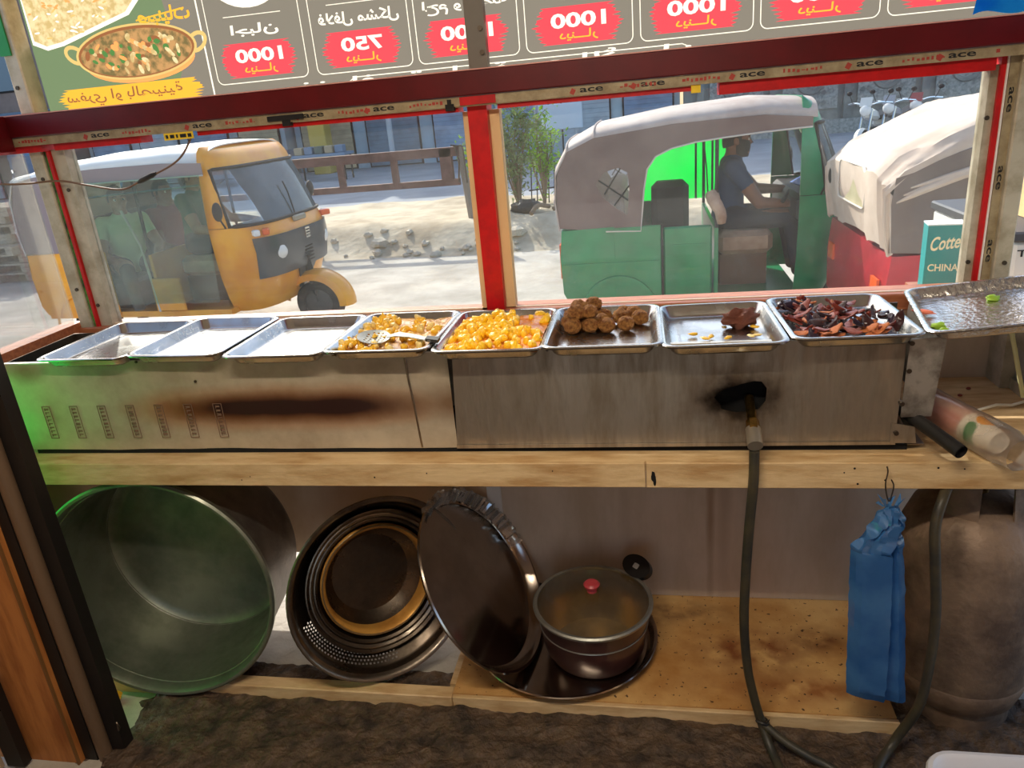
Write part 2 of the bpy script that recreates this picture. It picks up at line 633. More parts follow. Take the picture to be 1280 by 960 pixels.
# beam and film strips
beam = thing('trim_1', None, None, (0, 2.16, 1.82))
struct(beam)
MB().b2((-2.15, 2.125, 1.788), (1.6, 2.2, 1.852), bev=.003).done('red_beam', X['red'], beam)
MB().b2((-2.15, 2.122, 1.8505), (1.6, 2.2, 1.8535)).done('beam_lip', mat('pink_edge', S(214, 150, 140), .4), beam)
strip = thing('trim_2', None, None, (0, 2.17, 1.775))
struct(strip)
MB().b2((-2.15, 2.135, 1.762), (1.6, 2.205, 1.787)).done('film_strip', X['film'], strip)
for x0, x1, z0 in ((-2.12, -1.845, 1.742), (-1.80, -1.50, 1.742), (-.40, .13, 1.7475), (.19, .845, 1.732)):
    MB().b2((x0, 2.15, z0), (x1, 2.21, 1.7618 if x0 < .1 and x0 > -1 else 1.764)).done('red_film', X['redb'], strip)
MB().b2((-1.31, 2.15, 1.7475), (-.51, 2.21, 1.7618)).done('red_film', X['redb'], strip)
MB().b2((-1.31, 2.148, 1.7595), (.13, 2.20, 1.7625)).done('white_edge', mat('white_edge', S(240, 230, 200), .4), strip)
MB().b2((-.50, 2.13, 1.764), (-.40, 2.138, 1.785)).done('red_patch', X['redb'], strip)
for x0, x1 in ((-1.07, -.96), (-.535, -.525)):
    MB().b2((x0, 2.128, 1.768), (x1, 2.137, 1.782)).done('dark_catch', X['dark'], strip)
    MB().b2(((x0 + x1) / 2 - .012, 2.13, 1.752), ((x0 + x1) / 2 + .012, 2.15, 1.77)).done('catch_pin', X['dark'], strip)


# text: outlines of letters as flat faces
def arabic(s):
    import unicodedata
    forms = {}
    for cp in list(range(0xFB50, 0xFE00)) + list(range(0xFE70, 0xFF00)):
        d = unicodedata.decomposition(chr(cp)).split()
        if len(d) == 2 and d[0][1:-1] in ('initial', 'medial', 'final', 'isolated'):
            forms.setdefault(chr(int(d[1], 16)), {})[d[0][1:-1]] = chr(cp)
        if len(d) == 3 and d[1] == '0644' and d[0][1:-1] in ('final', 'isolated'):
            forms.setdefault('\u0644' + chr(int(d[2], 16)), {})[d[0][1:-1]] = chr(cp)
    tk, i = [], 0
    while i < len(s):
        n = 2 if len(s[i:i + 2]) == 2 and s[i:i + 2] in forms else 1
        tk.append(s[i:i + n])
        i += n
    can = lambda t, f: t == '\u0640' or f in forms.get(t, {})
    out = []
    for k, t in enumerate(tk):
        pv = k > 0 and can(tk[k - 1], 'initial') and can(t, 'final')
        nx = k + 1 < len(tk) and can(t, 'initial') and can(tk[k + 1], 'final')
        f = 'medial' if pv and nx else 'final' if pv else 'initial' if nx else 'isolated'
        out.append(forms.get(t, {}).get(f, t))
    return ''.join(reversed(out))


def text2d(s, width=None, height=None, bold=.0, res=3, shear=0):
    """faces of a text centred on the origin: (verts, faces)"""
    cu = bpy.data.curves.new('text', 'FONT')
    cu.body = arabic(s) if any('\u0600' <= c <= '\u06ff' for c in s) else s
    cu.resolution_u = res
    cu.offset = bold
    cu.shear = shear
    o = bpy.data.objects.new('text', cu)
    COL.objects.link(o)
    bpy.context.view_layer.update()
    me = o.evaluated_get(bpy.context.evaluated_depsgraph_get()).to_mesh()
    vs = [(v.co.x, v.co.y) for v in me.vertices]
    fs = [list(p.vertices) for p in me.polygons]
    bpy.data.objects.remove(o)
    bpy.data.curves.remove(cu)
    x0, x1 = min(v[0] for v in vs), max(v[0] for v in vs)
    y0, y1 = min(v[1] for v in vs), max(v[1] for v in vs)
    kx = width / (x1 - x0) if width else height / (y1 - y0)
    ky = height / (y1 - y0) if height else kx
    return [((x - (x0 + x1) / 2) * kx, (y - (y0 + y1) / 2) * ky) for x, y in vs], fs


def text_mesh(s, fn, mat_, parent, name='lettering', local=False, **k):
    vs, fs = text2d(s, **k)
    mb = MB()
    mb._add([fn(x, y) for x, y in vs], fs)
    return mb.done(name, mat_, parent, local, smooth=False)


for i, x in enumerate((-1.98, -1.62, -1.28, -.93, -.72, -.14, .02, .27, .55, .76)):
    text_mesh('ace', lambda u, v: (x + u, 2.1345, 1.7745 + v), X['black'], strip, width=.062, height=.011, bold=.02)
    sm = MB()
    for k in range(9):
        xx = x + .075 + k * .011
        if xx < .84:
            sm.b2((xx, 2.1342, 1.769 + RNG.uniform(0, .004)), (xx + RNG.uniform(.004, .009), 2.135, 1.773 + RNG.uniform(.0, .008)))
    sm.box((x - .05, 2.1345, 1.773), (.012, .001, .014), rot=(0, 30, 0)).done('print_mark', X['redprint'], strip)

# ------------------------------------------------------------------ windows
win = thing('window_1', None, None, (-1.2, YW, 1.15))
struct(win)
MB().b2((-1.845, 2.185, 1.165), (-1.80, 2.235, 1.745)).done('stile', X['alu'], win)
MB().b2((-.510, 2.195, 1.165), (-.4885, 2.235, 1.747)).done('stile', mat('sunlit_stile', S(226, 190, 140), .5), win)  # sunlight painted into a lighter, warmer copy of the cream stile colour
MB().b2((-1.80, 2.217, 1.165), (-.509, 2.223, 1.75)).done('pane', X['glass'], win)
win2 = thing('window_2', None, None, (.2, YW, 1.15))
struct(win2)
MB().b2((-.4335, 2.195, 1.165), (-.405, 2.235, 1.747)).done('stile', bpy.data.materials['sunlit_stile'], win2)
MB().b2((.847, 2.185, 1.165), (.866, 2.235, 1.745)).done('stile', X['alu'], win2)
MB().b2((-.406, 2.217, 1.165), (.849, 2.223, 1.75)).done('pane', X['glass'], win2)
ml = struct(MB().b2((-.4888, 2.165, 1.16), (-.4338, 2.24, 1.765)).done('trim_3', X['redb']))
s_ = struct(thing('trim_4', None, None, (0, 2.2, 1.15)))
MB().b2((-1.93, 2.165, 1.125), (-.47, 2.27, 1.168), bev=.004).done('sill_rail', X['sill'], s_)
MB().b2((-.455, 2.165, 1.125), (.95, 2.27, 1.172), bev=.004).done('sill_rail', X['sill'], s_)
MB().b2((-1.93, 2.195, 1.166), (.95, 2.205, 1.174)).done('sill_bead', mat('sill_bead', S(222, 196, 170), .4), s_)
# left corner post and side pane
pl = struct(thing('trim_5', None, None, (-1.88, 2.2, 1.15)))
MB().b2((-1.915, 2.17, 1.15), (-1.868, 2.235, 1.765), bev=.004).done('post', X['alu'], pl)
MB().b2((-1.868, 2.18, 1.15), (-1.856, 2.23, 1.765)).done('green_strip', mat('green_film', S(96, 150, 70), .5, col2=S(40, 52, 34), nscale=26), pl)
MB().b2((-1.856, 2.175, 1.15), (-1.846, 2.23, 1.765)).done('red_strip', X['redb'], pl)
MB().b2((-1.90, 2.17, 1.853), (-1.852, 2.235, 2.6), bev=.004).done('upper_post', X['alu'], pl)
MB().b2((-1.905, 2.165, 2.02), (-1.868, 2.172, 2.6)).done('green_sleeve', mat('green_plastic', S(30, 150, 80), .35), pl)
w3 = struct(thing('window_3', None, None, (XL, 1.9, 1.15)))
MB().b2((XL - .003, 1.42, 1.185), (XL + .003, 2.19, 1.78)).done('pane', X['glass'], w3)
MB().b2((XL - .03, 1.2, 1.75), (XL + .03, 2.13, 1.852)).done('head_rail', X['red'], w3)
# right corner post and side pane
pr = struct(thing('trim_6', None, None, (.9, 2.2, 1.15)))
MB().b2((.866, 2.175, 1.15), (.8855, 2.23, 1.765)).done('red_strip', X['redb'], pr)
MB().b2((.8785, 2.17, 1.15), (.8825, 2.178, 1.765)).done('white_bead', mat('white_bead', S(235, 228, 220), .4), pr)
MB().b2((.885, 2.172, 1.15), (.906, 2.23, 1.765)).done('film_strip', X['film'], pr)
MB().b2((.906, 2.155, 1.15), (.948, 2.235, 1.765), bev=.004).done('post', X['alu'], pr)
for z in (1.28, 1.47, 1.66):
    text_mesh('ace', lambda u, v: (.8955 + v, 2.1715, z - u), X['black'], pr, width=.06, height=.011, bold=.02)
for p in ((.852, 2.184, 1.25), (.852, 2.184, 1.62), (.93, 2.154, 1.25), (.93, 2.154, 1.65), (-1.835, 2.184, 1.24), (-1.885, 2.169, 1.3), (-1.888, 2.169, 1.66), (-1.82, 2.184, 1.62), (-1.882, 2.169, 1.93)):
    MB().cyl((p[0], p[1] + .003, p[2]), (p[0], p[1] - .003, p[2]), .006, n=8).done('screw', X['screw'], pr if p[0] > 0 else pl)
w4 = struct(thing('window_4', None, None, (1.0, 1.9, 1.15)))
MB().b2((1.006, 1.3, 1.185), (1.012, 2.2, 1.78)).done('pane', X['glass'], w4)
MB().b2((.99, 1.2, 1.745), (1.05, 2.13, 1.852)).done('head_rail', X['red'], w4)
# grey upright behind the banner
up = struct(thing('trim_7', None, None, (-.447, 2.2, 1.85)))
MB().b2((-.477, 2.19, 1.852), (-.424, 2.222, 2.6)).done('upright', mat('grey_upright', S(112, 106, 98), .5, .3), up)
for z in (1.895, 1.955):
    MB().cyl((-.436, 2.191, z), (-.436, 2.184, z), .007, n=8).done('screw', X['screw'], up)

# ------------------------------------------------------------------ printed banner (seen from behind, so its writing is mirrored)
V = {}
V['grey'] = vinyl('banner_grey', S(108, 104, 94), .75)
V['green'] = vinyl('banner_green', S(94, 112, 82), .75)
V['white'] = vinyl('banner_white', S(220, 214, 196), .75)
V['red'] = vinyl('banner_red', S(200, 66, 74), .75)
V['yellow'] = vinyl('banner_yellow', S(208, 154, 52), .75)
V['cream'] = vinyl('banner_cream', S(196, 180, 138), .75, S(168, 148, 98), 60)
V['stew'] = vinyl('banner_stew', S(160, 124, 80), .75, S(98, 88, 56), 45)
V['gold'] = vinyl('banner_gold', S(184, 160, 98), .75)
V['brown'] = vinyl('banner_brown', S(126, 82, 52), .75)
V['leaf'] = vinyl('banner_leaf', S(70, 110, 58), .75)
V['orange'] = vinyl('banner_orange', S(236, 140, 80), .75)
LAY = []      # (verts, faces, material key, part)


def lay(poly, key, part):
    LAY.append((poly, [list(range(len(poly)))], key, part))


def ltext(s, x, z, key, part='lettering', **k):
    vs, fs = text2d(s, **k)
    LAY.append(([(x - u, z + v) for u, v in vs], fs, key, part))


def frame2d(x0, z0, x1, z1, t, key, part, r=.02):
    a = [(p[0] + (x0 + x1) / 2, p[1] + (z0 + z1) / 2) for p in rrect(x1 - x0, z1 - z0, r)]
    b = [(p[0] + (x0 + x1) / 2, p[1] + (z0 + z1) / 2) for p in rrect(x1 - x0 - 2 * t, z1 - z0 - 2 * t, r - t)]
    n = len(a)
    LAY.append((a + b, [[i, (i + 1) % n, n + (i + 1) % n, n + i] for i in range(n)], key, part))


def brush(x0, x1, z0, z1, key, part, n=9, rag=.03):
    L, Rr = [], []
    for i in range(n):
        z = z0 + (z1 - z0) * i / (n - 1)
        e = abs(i / (n - 1) - .5) * rag * 1.4
        for dz, k in ((0, 0), ((z1 - z0) / (n - 1) * .45, 1)):
            if i == n - 1 and k:
                continue
            L.append((x0 + e + (RNG.uniform(.4, 1) * rag if k else RNG.uniform(0, .3) * rag), z + dz))
            Rr.append((x1 - e - (RNG.uniform(.4, 1) * rag if k else RNG.uniform(0, .3) * rag), z + dz))
    lay(L + Rr[::-1], key, part)


lay([(-1.852, 1.84), (1.62, 1.84), (1.62, 2.6), (-1.852, 2.6)], 'grey', 'base')
lay([(-1.852, 1.84), (-1.42, 1.84), (-1.36, 1.95), (-1.45, 2.6), (-1.852, 2.6)], 'green', 'base')
lay([(-1.282, 1.84), (-1.277, 1.84), (-1.277, 2.6), (-1.282, 2.6)], 'white', 'frame_line')
CX = [-1.1135, -.794, -.485, -.1745, .1365, .4455, .755]
NM = ['اجبان', 'فلافل مشكل', 'لحم و بيضة']
for i, cx in enumerate(CX):
    frame2d(cx - .1465, 1.882, cx + .1465, 2.3, .0025, 'white', 'frame_line')
    frame2d(cx - .1465, 2.315, cx + .1465, 2.58, .0025, 'white', 'frame_line')
    lay([(cx - .09, 2.0605), (cx + .09, 2.0605), (cx + .09, 2.0625), (cx - .09, 2.0625)], 'white', 'frame_line')
    brush(cx - .130, cx + .125, 1.897, 1.99, 'red', 'brush_mark', 11, .03)
    ltext('750' if i == 1 else '1000', cx, 1.955, 'white', width=.125 if i == 1 else .15, height=.037, bold=.03)
    ltext('دينـــار', cx, 1.917, 'yellow', width=.105, height=.028, bold=.02)
    if i < 3:
        ltext(NM[i], cx, 2.022, 'white', width=.24 if i in (1, 2) else .15, height=.038 if i else .034, bold=.022)
    lay(ell(cx, 2.17, .12, .09), 'white', 'plate_picture')
    lay(ell(cx, 2.175, .09, .065), 'cream', 'plate_picture')
ltext('نضاف تحلية مع الأجبان', -.42, 1.852, 'white', width=1.15, height=.05, bold=.015)
# chamfered rule of the lower strip
for a, b, c, d in ((-.93, 1.846, -.86, 1.849), (-.86, 1.849, -.83, 1.868), (-.83, 1.868, .10, 1.868), (.10, 1.868, .14, 1.85), (.14, 1.85, .4, 1.846)):
    t = .0013
    lay([(a, b - t), (c, d - t), (c, d + t), (a, b + t)], 'white', 'frame_line')
# dish of stew
lay(ell(-1.50, 1.975, .185, .06, 40, .02), 'orange', 'dish_picture')
for sx in (-1, 1):
    a, b = ell(-1.507 + sx * .205, 2.008, .038, .026, 20, .5 * sx), ell(-1.507 + sx * .205, 2.008, .026, .015, 20, .5 * sx)
    LAY.append((a + b, [[i, (i + 1) % 20, 20 + (i + 1) % 20, 20 + i] for i in range(20)], 'gold', 'dish_picture'))
lay(ell(-1.507, 2.0, .204, .076, 48, .02), 'gold', 'dish_picture')
lay(ell(-1.507, 2.0, .196, .070, 48, .02), 'brown', 'dish_picture')
lay(ell(-1.507, 1.998, .188, .064, 48, .02), 'stew', 'dish_picture')
for i in range(60):
    a, r = RNG.uniform(0, 6.28), math.sqrt(RNG.random())
    x, z = -1.507 + .165 * r * math.cos(a), 1.997 + .05 * r * math.sin(a)
    lay(ell(x, z, RNG.uniform(.005, .016), RNG.uniform(.004, .009), 8, RNG.uniform(0, 3)), RNG.choice(('cream', 'orange', 'leaf', 'brown', 'cream', 'leaf')), 'dish_picture')
for i in range(7):
    x, z = -1.52 + i * .012, 2.035 - i * .007
    lay(ell(x, z, .012, .007, 8, -.6), 'orange' if i % 2 else 'cream', 'dish_picture')
# rice tray
lay([(-1.846, 2.18), (-1.846, 2.05), (-1.80, 2.03), (-1.74, 2.038), (-1.50, 2.10), (-1.44, 2.15), (-1.46, 2.24), (-1.6, 2.30), (-1.8, 2.28)], 'white', 'rice_picture')
lay([(-1.842, 2.185), (-1.838, 2.06), (-1.80, 2.042), (-1.745, 2.049), (-1.51, 2.109), (-1.462, 2.15), (-1.48, 2.23), (-1.6, 2.28), (-1.8, 2.26)], 'cream', 'rice_picture')
for i in range(70):
    x, z = RNG.uniform(-1.83, -1.52), RNG.uniform(2.06, 2.24)
    if z > 2.035 + (x + 1.80) * .26 and z < 2.2:
        k = 'orange' if z > 2.13 and RNG.random() < .7 else RNG.choice(('white', 'gold', 'white'))
        lay(ell(x, z, RNG.uniform(.006, .014), .003, 6, RNG.uniform(-.6, .6)), k, 'rice_picture')
for i in range(14):
    lay(ell(-1.68 + RNG.uniform(-.05, .05), 2.185 + RNG.uniform(-.02, .03), .012, .008, 7), 'leaf', 'rice_picture')
ltext('صينيات', -1.39, 2.088, 'yellow', width=.17, height=.05, bold=.03)
lay([(-1.482, 2.080), (-1.32, 2.098), (-1.32, 2.103), (-1.482, 2.084)], 'yellow', 'lettering')
brush(-1.815, -1.30, 1.852, 1.914, 'yellow', 'brush_mark', 9, .035)
ltext('سفري او بالصينية', -1.58, 1.884, 'brown', width=.40, height=.046, bold=.012)

cv, ce = [], []
TESTS = []          # per layer: bounding box and faces as coordinate lists
for li, (vs, fs, key, part) in enumerate(LAY):
    k = len(cv)
    cv += [Vector(p) for p in vs]
    cnt = {}
    for f in fs:
        for i in range(len(f)):
            e = tuple(sorted((f[i], f[(i + 1) % len(f)])))
            cnt[e] = cnt.get(e, 0) + 1
    ce += [(k + a, k + b) for (a, b), n in cnt.items() if n == 1]
    polys = []
    for f in fs:
        P_ = [vs[i] for i in f]
        polys.append((min(p[0] for p in P_), max(p[0] for p in P_), min(p[1] for p in P_), max(p[1] for p in P_), P_))
    TESTS.append((min(p[0] for p in vs), max(p[0] for p in vs), min(p[1] for p in vs), max(p[1] for p in vs), polys))
VV, EE, FF, *_ = delaunay_2d_cdt(cv, ce, [], 0, 1e-5, False)
parts = {}
for f in FF:
    c = sum((VV[i] for i in f), Vector((0, 0))) / len(f)
    x, y = c
    for li in range(len(LAY) - 1, -1, -1):
        x0, x1, y0, y1, polys = TESTS[li]
        if x0 <= x <= x1 and y0 <= y <= y1 and any(a <= x <= b and c_ <= y <= d and inside((x, y), P_) for a, b, c_, d, P_ in polys):
            parts.setdefault(LAY[li][3], []).append((f, LAY[li][2]))
            break
banner = thing('price_banner', 'grey printed price banner with red price patches, seen from behind above the beam', 'banner', (0, 2.24, 1.84))
for part, fl_ in parts.items():
    keys = sorted({k for _, k in fl_})
    idx, vs, fs = {}, [], []
    for f, k in fl_:
        q = []
        for i in f:
            if i not in idx:
                idx[i] = len(vs)
                vs.append((VV[i].x, 2.24, VV[i].y))
            q.append(idx[i])
        fs.append((q, keys.index(k)))
    me = bpy.data.meshes.new(part)
    me.from_pydata(vs, [], [f for f, _ in fs])
    for k in keys:
        me.materials.append(V[k])
    for p, (_, mi) in zip(me.polygons, fs):
        p.material_index = mi
    link(part, me, banner)

# blue cloth at the top, stickers, wire
mb = MB()
mb.grid(lambda u, v: (.785 + .5 * u + .01 * math.sin(9 * v), 2.17 + .015 * math.sin(17 * u + 4 * v), 1.863 + .4 * v + .006 * math.sin(25 * u)), 40, 16).thick(.002)
tag(mb.done('blue_cloth', vinyl('blue_cloth', S(40, 170, 255), .3, S(20, 130, 240), 9)), 'bright blue plastic cloth hanging in front of the price banner above the red beam', 'cloth')
yl = mat('yellow_sticker', S(240, 200, 40), .5)
st = thing('sticker', 'yellow sticker with small black print under the film strip, over the wire', 'sticker', (-1.36, 2.13, 1.75))
MB().b2((-1.408, 2.130, 1.742), (-1.313, 2.133, 1.762)).done('paper', yl, st)
for k, (x, wd) in enumerate(((-1.402, .008), (-1.388, .014), (-1.368, .006), (-1.355, .02), (-1.33, .012))):
    MB().b2((x, 2.1295, 1.747), (x + wd, 2.1305, 1.757)).done('print_mark', X['black'], st)
tag(MB().b2((.118, 2.140, 1.742), (.142, 2.146, 1.766)).done('sticker', yl), 'small plain yellow sticker under the film strip above the green rickshaw', 'sticker')
wire = thing('electric_wire', 'thin brown electric wire sagging across the window with a taped joint', 'wire', (-1.6, 2.14, 1.65))
wp_ = smoothpath([(-2.02, 1.98, 1.68), (-1.93, 2.10, 1.655), (-1.82, 2.15, 1.652), (-1.72, 2.15, 1.632), (-1.612, 2.15, 1.612), (-1.54, 2.15, 1.63), (-1.40, 2.15, 1.68), (-1.335, 2.15, 1.742), (-1.325, 2.145, 1.765)], 8)
MB().tube(wp_, .0032, 6).done('cable', mat('wire_brown', S(120, 92, 70), .5), wire)
MB().tube([(-1.545, 2.15, 1.628), (-1.53, 2.15, 1.634), (-1.49, 2.15, 1.647), (-1.475, 2.15, 1.652)], [.004, .008, .008, .004], 8).done('taped_joint', X['rubber'], wire)
# ------------------------------------------------------------------ counter
ct = thing('countertop', 'long cream painted board counter carrying the steel food warmer', 'counter', (-.4, 1.74, .80))
MB().b2((XL + .02, 1.742, .845), (XR - .005, 2.293, .872)).done('top_board', X['wood'], ct)
MB().b2((XL + .02, 1.728, .803), (-.02, 1.742, .8735), bev=.002).done('face_board', X['wood'], ct)
MB().b2((-.018, 1.7285, .802), (XR - .005, 1.742, .8735), bev=.002).done('face_board', X['wood'], ct)
mb = MB()
mb.ball((.0, 1.728, .835), (.006, .002, .014), 8, 6, fn=lambda d: 1 + .5 * noise.noise(d * 3))
mb.ball((.003, 1.728, .822), (.004, .002, .014), 8, 6)
mb.done('burnt_hole', X['soot_black'], ct)
for k in range(12):
    x, z = (RNG.uniform(.45, .85), RNG.uniform(.815, .868)) if k < 7 else (RNG.uniform(-1.5, .3), RNG.uniform(.815, .86))
    MB().cyl((x, 1.7295, z), (x, 1.7275, z), RNG.uniform(.0015, .003), n=7).done('nail_hole', X['soot_black'], ct)
ls = thing('lower_shelf', 'stained cream lower shelf board under the counter holding the pans', 'shelf', (0, 1.76, 0))
wd2 = mat('stained_shelf', S(206, 164, 104), .5, col2=S(168, 116, 58), nscale=3.2, bump=.1, bscale=25)
nt = wd2.node_tree
vec, sx, sy, sz = coords(nt)
n1 = fnoise(nt, vec, 60, 3)
n2 = fnoise(nt, vec, 14, 5)
for cu, cv_, ru, rv, c in ((.30, 2.02, .17, .10, S(120, 62, 28)), (.52, 2.08, .08, .06, S(110, 66, 34)), (.05, 2.2, .2, .06, S(120, 84, 50)), (.42, 1.86, .3, .06, S(150, 96, 50))):
    over(wd2, node_math(nt, 'MULTIPLY', node_math(nt, 'MULTIPLY', blob(nt, sx, sy, cu, cv_, ru, rv, n2), 1.0), node_math(nt, 'MULTIPLY_ADD', n2, 3.4, -1.15, True), clamp=True), c)
sp = node_math(nt, 'GREATER_THAN', n1, .665)
over(wd2, node_math(nt, 'MULTIPLY', sp, .9), S(58, 34, 22))
MB().b2((-.632, 1.768, .028), (.66, 2.294, .05)).done('board', wd2, ls)
MB().b2((-1.9, 1.752, -.02), (-.634, 1.80, .046), bev=.003).done('front_board', X['wood'], ls)
MB().b2((-.632, 1.752, -.02), (.665, 1.767, .047), bev=.002).done('front_board', X['wood'], ls)
MB().b2((-.66, 1.83, .0), (-.634, 2.29, .026)).done('bearer', X['wood'], ls)

# ------------------------------------------------------------------ food warmer
fw = thing('food_warmer', 'long stainless steel food warmer box with a heat stained front', 'food warmer', (-.6, 1.95, .885))
st1 = mat('warmer_sheet', S(204, 190, 166), .5, .45, col2=S(176, 160, 136), nscale=5, rough2=.65, bump=.08, bscale=9, stretch=(1, 1, 1))
nt = st1.node_tree
vec, sx, sy, sz = coords(nt)
n2 = fnoise(nt, vec, 9, 5)
over(st1, node_math(nt, 'MULTIPLY', blob(nt, sx, sz, -1.05, 1.013, .40, .050, n2, 1.2, .5, True), .95), S(168, 96, 14))
over(st1, node_math(nt, 'MULTIPLY', blob(nt, sx, sz, -1.0, 1.014, .345, .037, n2, 1.0, .4, True), .97), S(46, 26, 26))
over(st1, node_math(nt, 'MULTIPLY', blob(nt, sx, sz, -.53, 1.02, .08, .045, n2, 1.4, .5), .8), S(116, 74, 34))
over(st1, node_math(nt, 'MULTIPLY', blob(nt, sx, sz, -1.82, 1.14, .05, .03, n2, 1.2, 1.0), .6), S(120, 60, 34))
st2 = mat('warmer_plate', S(190, 178, 160), .30, .85, col2=S(146, 132, 114), nscale=3.5, rough2=.48, bump=.10, bscale=7, stretch=(5, 1, 1))
nt = st2.node_tree
vec, sx, sy, sz = coords(nt)
n2 = fnoise(nt, vec, 24, 5)
over(st2, node_math(nt, 'MULTIPLY', blob(nt, sx, sz, .21, 1.02, .10, .062, n2, 1.2), .8), S(96, 66, 34))
over(st2, node_math(nt, 'MULTIPLY', blob(nt, sx, sz, .215, 1.022, .075, .05, n2, .7), .95), S(18, 15, 14))


def panel_z(x, z, y0):
    return y0 + .004 * noise.noise((x * 3.1, z * 4, 1)) + .0015 * noise.noise((x * 13, z * 13, 1))


mb = MB()
mb.grid(lambda u, v: (-1.888 + 1.36 * u, panel_z(-1.888 + 1.36 * u, .886 + .28 * v, 1.803), .886 + .28 * v + .003 * noise.noise((u * 7, 0, 0))), 70, 14)
mb.thick(.002).done('front_sheet', st1, fw)
hole = [(.155, 1.023), (.166, 1.036), (.178, 1.044), (.217, 1.058), (.25, 1.066), (.268, 1.064), (.281, 1.046), (.279, 1.012), (.262, .990), (.236, .984), (.209, .982), (.185, .988), (.172, .992), (.170, 1.004)]
mb = MB()
sheet(mb, [(-.528, .888), (.588, .892), (.592, 1.166), (-.512, 1.167)], [hole], lambda u, v: (u, 1.798, v))
mb.thick(.002).done('front_plate', st2, fw)
mb = MB()
sheet(mb, [(-.528, .8875), (.588, .8915), (.588, .900), (-.528, .897)], [], lambda u, v: (u, 1.794, v))
mb.thick(.003).done('bottom_hem', st2, fw)
MB().tube([(-.645, 1.800, 1.164), (-.641, 1.799, 1.08), (-.636, 1.800, 1.02), (-.630, 1.800, .889)], .0032, 6).done('welded_seam', X['steelold'], fw)
mb = MB()
mb.b2((-1.888, 2.105, .886), (.66, 2.108, 1.166)).b2((-1.888, 1.806, .883), (.66, 2.105, .886)).b2((-1.890, 1.803, .886), (-1.887, 2.108, 1.166))
mb.done('box_body', X['steelold'], fw)
MB().b2((-1.87, 1.803, .8725), (.62, 2.1, .8868)).done('dark_base_strip', X['soot_black'], fw)  # dark strip filling the gap under the warmer box
mb = MB()
mb.b2((-1.888, 1.798, 1.164), (.59, 1.812, 1.168))
mb.done('top_hem', mat('bright_hem', S(210, 205, 195), .35, .6), fw)
# end plate folded round the corner, notched for the burner pipe
mb = MB()
mb._add([(.596, 1.786, 1.166), (.592, 1.785, .968), (.662, 1.790, .968), (.676, 1.790, 1.167), (.70, 1.87, 1.167), (.69, 2.10, 1.167), (.672, 2.10, .968), (.672, 1.86, .968)],
        [(0, 1, 2, 3), (3, 2, 7, 4), (4, 7, 6, 5)])
mb.thick(.003).done('end_plate', mat('end_plate_steel', S(190, 186, 178), .4, .8, col2=S(120, 112, 104), nscale=16, bump=.1, bscale=20), fw)
mb = MB()
mb._add([(.575, 1.79, .950), (.575, 1.79, .897), (.635, 1.79, .896), (.628, 1.79, .94)], [(0, 1, 2, 3)])
mb._add([(.635, 1.79, .896), (.628, 1.79, .94), (.66, 2.1, .95), (.66, 2.1, .89)], [(0, 1, 2, 3)])
mb.thick(.003).done('corner_tab', st2, fw)
for x, z in ((.600, 1.156), (.600, 1.087), (.592, 1.003), (.586, .925), (.30, 1.163), (.05, 1.163), (-.26, 1.163), (-1.44, 1.163), (-1.27, 1.10), (-1.53, 1.16)):
    MB().cyl((x, 1.797, z), (x, 1.783 if x > .5 else 1.794, z), .006 if x > .5 else .004, n=8).done('screw', X['screw'], fw)
# stamped marks down the left of the sheet
for k in range(7):
    x = -1.80 + k * .094
    mk = MB()
    for a, b, c, d in ((x, .925, x + .0015, 1.03), (x + .026, .925, x + .0275, 1.03), (x, .925, x + .027, .9265), (x, 1.029, x + .027, 1.0305)):
        mk.b2((a, 1.797, b), (c, 1.7985, d))
    for j in range(8):
        z = .932 + j * .012
        mk.b2((x + .007, 1.797, z), (x + .009, 1.7985, z + .008)).b2((x + .007, 1.797, z + RNG.uniform(0, .006)), (x + .02, 1.7985, z + .0075))
    mk.done('stamped_mark', mat('stamp_%d' % 0, S(126, 98, 80), .6) if k == 0 else bpy.data.materials['stamp_0'], fw)
MB().cyl((.69, 1.67, .930), (.57, 1.93, .985), .0165, n=16, cap=False).cyl((.69, 1.67, .930), (.57, 1.93, .985), .0125, n=16, cap=False).done('burner_pipe', mat('black_pipe', S(40, 38, 37), .5, .4), fw)
MB().cyl((.68, 1.69, .9345), (.678, 1.695, .9355), .013, n=12).done('pipe_plug', X['soot_black'], fw)
MB().b2((.1, 1.86, .9), (.36, 1.87, 1.1)).done('burner_shield', X['soot_black'], fw)

# ------------------------------------------------------------------ trays
TW, TD, TH = .292, .375, .031


def tray_mesh(w_=TW, d_=TD, h_=TH, rib=True):
    mb = MB()
    rings = []
    for ins, z, r in ((.0, -.006, .034), (-.001, -.002, .034), (.001, .0, .033), (.009, .0005, .03), (.013, -.002, .028), (.024, -h_ + .006, .026), (.030, -h_, .022), (.05, -h_ + .0006, .02), (.056, -h_ + .0012, .018), (.06, -h_ + .0004, .018)):
        rings.append([(x, y, z) for x, y in rrect(w_ - 2 * ins, d_ - 2 * ins, r, 5)])
    mb.loft(rings, cap=False)
    b = mb.b
    b.verts.ensure_lookup_table()
    last = b.verts[-24:]
    b.faces.new(last)
    me = mb.mesh('tray', X['steel'], ang=50)
    return me


def pebbled_tray():
    return tray_mesh(.40, .40, .034)


